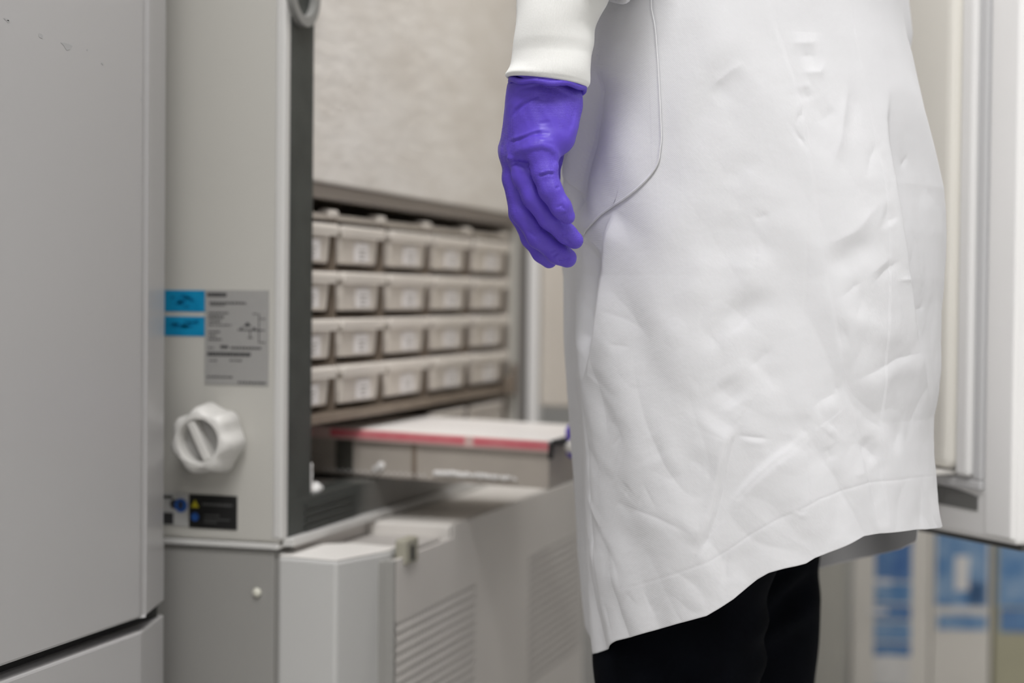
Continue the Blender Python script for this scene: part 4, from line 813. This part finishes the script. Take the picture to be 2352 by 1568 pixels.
HZ = hem_z(TH)[None]; ZTOP = 1.0
Zg = HZ + (ZTOP - HZ) * vv[:, None]; Zg = np.concatenate([Zg, np.repeat(np.linspace(1.012, 1.455, 26)[:, None], len(TH), 1)])
Tg = np.broadcast_to(TH[None], Zg.shape)
co = coat_point(Tg, Zg)
coat = pp(arrays('lab_coat', co, grid_quads(len(Zg), len(TH), True), 'coat'))
sm = coat.modifiers.new('thickness', 'SOLIDIFY'); sm.thickness = .0009; sm.offset = -1
coat['label'] = 'white cotton lab coat'
def on_coat(o): o.parent = coat; return o
# patch pocket
pk = np.array(pocket_D); o_ = np.argsort(pk[:, 1]); pkz, pkt = pk[o_, 1], pk[o_, 0]
zr = np.linspace(pkz[0], pkz[-1], 210); tr_ = np.interp(zr, pkz, pkt); tl_ = pkt[0] + .05
ker = np.ones(9) / 9; tr_ = np.convolve(np.pad(tr_, 4, 'edge'), ker, 'valid')
u = np.linspace(0, 1, 110)[None]; u = u ** 1.5
Tp = tr_[:, None] + (tl_ - tr_)[:, None] * u; Zp = np.repeat(zr[:, None], 110, 1)
edge = np.minimum((Tp - tr_[:, None]) * .175, .004) / .004
pkt_co = coat_point(Tp, Zp, .0012 + .0012 * (1 - edge) ** 2)
pk_o = on_coat(arrays('patch_pocket', pkt_co, grid_quads(len(zr), 110), 'coat')); s_ = pk_o.modifiers.new('thickness', 'SOLIDIFY'); s_.thickness = .0014; s_.offset = -1
bm = bmesh.new(); tube_path(bm, [tuple(p) for p in coat_point(np.interp(np.linspace(pkz[0], pkz[-1], 150), zr, tr_) + .004, np.linspace(pkz[0], pkz[-1], 150), .0022)], .00045, 6)
on_coat(obj('pocket_piping', bm, 'coat', smooth=True))
# stitching on hem and side seam
def stitches(name, line, ln, gap, r, off):
    P = np.array(line); L = np.r_[0, np.cumsum(np.hypot(np.diff(P[:, 0]) * .175, np.diff(P[:, 1])))]
    bm = bmesh.new(); s = 0
    while s + ln < L[-1]:
        q = np.array([s, s + ln * .5, s + ln]); t = np.interp(q, L, P[:, 0]); z = np.interp(q, L, P[:, 1])
        p = coat_point(t, z, off); tube_path(bm, [tuple(x) for x in p], [r * .6, r, r * .6], 5); s += ln + gap
    o = on_coat(obj(name, bm, 'coat', smooth=True)); o['kind'] = 'stuff'; return o
stitches('hem_stitching', stitch_D, .0024, .0009, .00042, .0004)
bm = bmesh.new(); q = np.linspace(0, 1, 160); sp = np.array(seam_D); L = np.r_[0, np.cumsum(np.hypot(np.diff(sp[:, 0]) * .175, np.diff(sp[:, 1])))]; L /= L[-1]
tube_path(bm, [tuple(p) for p in coat_point(np.interp(q, L, sp[:, 0]), np.interp(q, L, sp[:, 1]), .0001)], .0005, 6); on_coat(obj('side_seam', bm, 'coat', smooth=True))
bm = bmesh.new()
for ln in marks_D:
    P = np.array(ln); tube_path(bm, [tuple(p) for p in coat_point(P[:, 0], P[:, 1], .0001)], .0004, 5)
on_coat(obj('stain', bm, mat('stain_grey', (.34, .34, .30), .9)))

# sleeves and knit cuff: tubes swept through sections (left edge, right edge, depth)
def swept(name, secs, dep, m, n=96, rows=40, rib=0.0, ribs=150, fold=None, cap_in=0.0, parent=None):
    L = np.array([s[0] for s in secs]); R = np.array([s[1] for s in secs]); dep = np.array(dep)
    k = np.arange(len(secs)); kk = np.linspace(0, len(secs) - 1, rows)
    def sp(A): return np.stack([np.interp(kk, k, A[:, i]) for i in range(3)], -1)
    sm5 = lambda A: np.stack([np.convolve(np.pad(A[:, i], 3, 'reflect', reflect_type='odd'), np.array([1, 2, 3, 4, 3, 2, 1]) / 16, 'valid') for i in range(3)], -1)
    l, r = sm5(sp(L)), sm5(sp(R)); dd = np.interp(kk, k, dep)
    c = (l + r) / 2; ax = (r - l) / 2; nn = -Fh
    t = np.linspace(0, 2 * np.pi, n, endpoint=False)
    ct, st = np.cos(t), np.sin(t)
    P = c[:, None] + ax[:, None] * (np.sign(ct) * np.abs(ct) ** .93)[None, :, None] + nn * (dd[:, None] * (np.sign(st) * np.abs(st) ** .93)[None])[..., None]
    out = P - c[:, None]; out /= np.linalg.norm(out, axis=-1, keepdims=True)
    d = rib * np.sin(ribs * t)[None] * np.ones((rows, 1))
    if fold is not None: d = d + fold(t[None], kk[:, None] / (len(secs) - 1))
    P = P + out * d[..., None]
    if cap_in:
        extra = []
        for q, dz in ((.35, .0010), (.8, .0012), (1.2, 0.0), (1.5, -.003), (3.2, -.012)):
            extra.append(P[-1] - out[-1] * cap_in * q - np.array([0, 0, dz]))
        P = np.concatenate([P, np.array(extra)])
    o = arrays(name, P.reshape(-1, 3), grid_quads(len(P), n, True), m)
    o.parent = parent
    return o
def cuff_fold(t, s):
    return .0009 * np.sin(9 * s + .8 * np.cos(t)) + .0012 * vnoise2(t * .8 + 3, s * 5 + t, 1.0, 11) + .0008 * np.sin(14 * s - 2 * t)
cuffs = swept('knit_cuff', cuff_D, [.037] * 2 + [.036] * 4 + [.034] * 3 + [.0345, .034], 'knit', n=1150, rows=64, rib=.00016, ribs=230, fold=cuff_fold, cap_in=.0026, parent=coat)
def sec(c, wv, hw): c = np.array(c); wv = np.array(wv, float); return [tuple(c - wv * hw), tuple(c + wv * hw)]
wv = Rh * .98 + np.array([0, 0, -.2]); wv /= np.linalg.norm(wv)
sl = [sec(W(.200, D0 - .155, 1.395), Rh * .9 + np.array([0, 0, .3]), .045), sec(W(.185, D0 - .19, 1.33), Rh * .95 + np.array([0, 0, .2]), .066), sec(W(.125, 1.43, 1.20), Rh, .064), sec(W(.075, 1.425, 1.12), Rh, .060), [(-0.4082, 1.368, 1.0654), (-0.326, 1.392, 1.0209)]]
def sl_fold(t, s): return .004 * np.sin(7 * s * 3 + 2 * np.cos(t)) + .003 * vnoise2(t, s * 6, 1.2, 4)
o = swept('sleeve', sl, [.050, .066, .058, .050, .046], 'coat', n=140, rows=90, fold=sl_fold, cap_in=.004, parent=coat)
wr = np.array([-.412, 1.927, .695])
sl2 = [sec(W(.200, D0 + .155, 1.395), Rh * .9 + np.array([0, 0, .3]), .045), sec(W(.19, D0 + .20, 1.30), Rh, .060), sec(W(.170, 1.86, 1.06), Rh * .8 + np.array([0, 0, .5]), .056), sec(W(.165, 1.915, .83), Rh * .8 + np.array([0, 0, .55]), .048), sec(wr + np.array([.012, .008, .05]), Rh * .8 + np.array([0, 0, .5]), .042)]
swept('sleeve', sl2, [.050, .062, .058, .052, .044], 'coat', n=90, rows=60, fold=sl_fold, cap_in=.004, parent=coat)

# ---- gloved hands
def dmin(fs, k):
    f = fs[0]
    for g in fs[1:]: f = smin(f, g, k)
    return f
def build_hand():
    pts = np.array([j[:3] for k in hand_D.values() for j in k] + [j[:3] for c in palm_D for j in c])
    lo = pts.min(0) - .036; hi = pts.max(0) + .036
    F = Field(lo, hi, .00105)
    fing = dmin([F.chain(hand_D[k], .004) for k in ('pinky', 'ring', 'middle', 'index')], .0012)
    palm = dmin([F.cap(a[:3], b[:3], a[3] * .001, b[3] * .001) for a, b in palm_D], .012)
    f = smin(palm, fing, .006); f = smin(f, F.chain(hand_D['thumb'], .006), .007)
    v, qd = F.mesh(f); v = relax(v, qd, 3, .5); n = vnormals(v, qd)
    # creases are pressed into the side facing the aisle
    w = v @ Rh; z = v[:, 2]; h = v @ Fh
    face = np.clip(-(n @ Fh) * 2.2 + .35, 0, 1)
    # a point's own distance to the finger it belongs to keeps creases off the other fingers
    d = np.zeros(len(v))
    for k, a, s, L, P in hcre_D:
        pts2 = [(float(np.dot(p, Rh)) * 1.0, p[2]) for p in P]
        sc = h / 1.42                      # lines were drafted on the plane 1.42 m along the view axis
        d += crease(k, a * .0013, s * .001, L * .001, w / sc, (z - EYE[2]) / sc + EYE[2], pts2, .15)
    d += .0010 * vnoise2(w + h, z - .4 * w, 70, 21) + .0005 * vnoise2(w - h, z + .7 * w, 160, 22)
    return v + n * (d * face)[:, None], qd
v, qd = build_hand(); gl = pp(arrays('glove', v, qd, 'glove')); gl['label'] = 'violet nitrile glove on the hanging hand'
# rolled and twisted top edge of the glove
cu = np.array(cuff_D[-1]); cc = (cu[0] + cu[1]) / 2; axv = (cu[1] - cu[0]) / 2
def rim(bm, k, rad, dz, wob, ph):
    pts = []
    for q in range(97):
        t = 2 * math.pi * q / 96
        p = cc + axv * (.90 + k) * math.cos(t) - Fh * (.0300 + k * .03) * math.sin(t) + np.array([0, 0, dz + wob * math.sin(2 * t + ph) + .0008 * math.sin(7 * t + ph)])
        pts.append(tuple(p))
    tube_path(bm, pts, rad, 10)
bm = bmesh.new(); rim(bm, .015, .0026, -.0035, .0012, .5); rim(bm, .0, .0022, -.0010, .0016, 2.2); rim(bm, -.03, .0030, .003, .001, 1.0)
o = obj('rolled_rim', bm, 'glove', smooth=True); o.parent = gl
# far hand closed on the tray pull
def build_far():
    K = np.array([-.4665, 1.8915, .6170])
    F = Field(K - (.07, .07, .07), K + (.11, .10, .13), .0016)
    fs = []
    for i, y in enumerate((-.0150, .0030, .0210, .0380)):
        b = K + (.030, y + .010, .022); ln = (1.0, 1.06, 1.0, .86)[i]
        fs.append(F.chain([(*b, 10.5), (*(K + (.004, y + .006, .0255 * ln)), 9.4), (*(K + (-.0345 * ln, y + .002, .0140)), 8.6), (*(K + (-.0350, y, -.0080 * ln)), 7.6)], .004))
    fing = dmin(fs, .0014)
    palm = dmin([F.cap(tuple(wr), tuple(K + (.030, y + .010, .022)), .024, .015) for y in (-.0150, .0030, .0210, .0380)], .012)
    th = F.chain([(*(K + (.040, -.006, .030)), 14), (*(K + (.022, -.014, -.002)), 11.5), (*(K + (-.004, -.016, -.020)), 9)], .006)
    f = smin(smin(palm, fing, .006), th, .006)
    v, qd = F.mesh(f); return relax(v, qd, 2), qd
v, qd = build_far(); g2 = pp(arrays('glove', v, qd, 'glove')); g2['label'] = 'violet nitrile glove holding the tray'
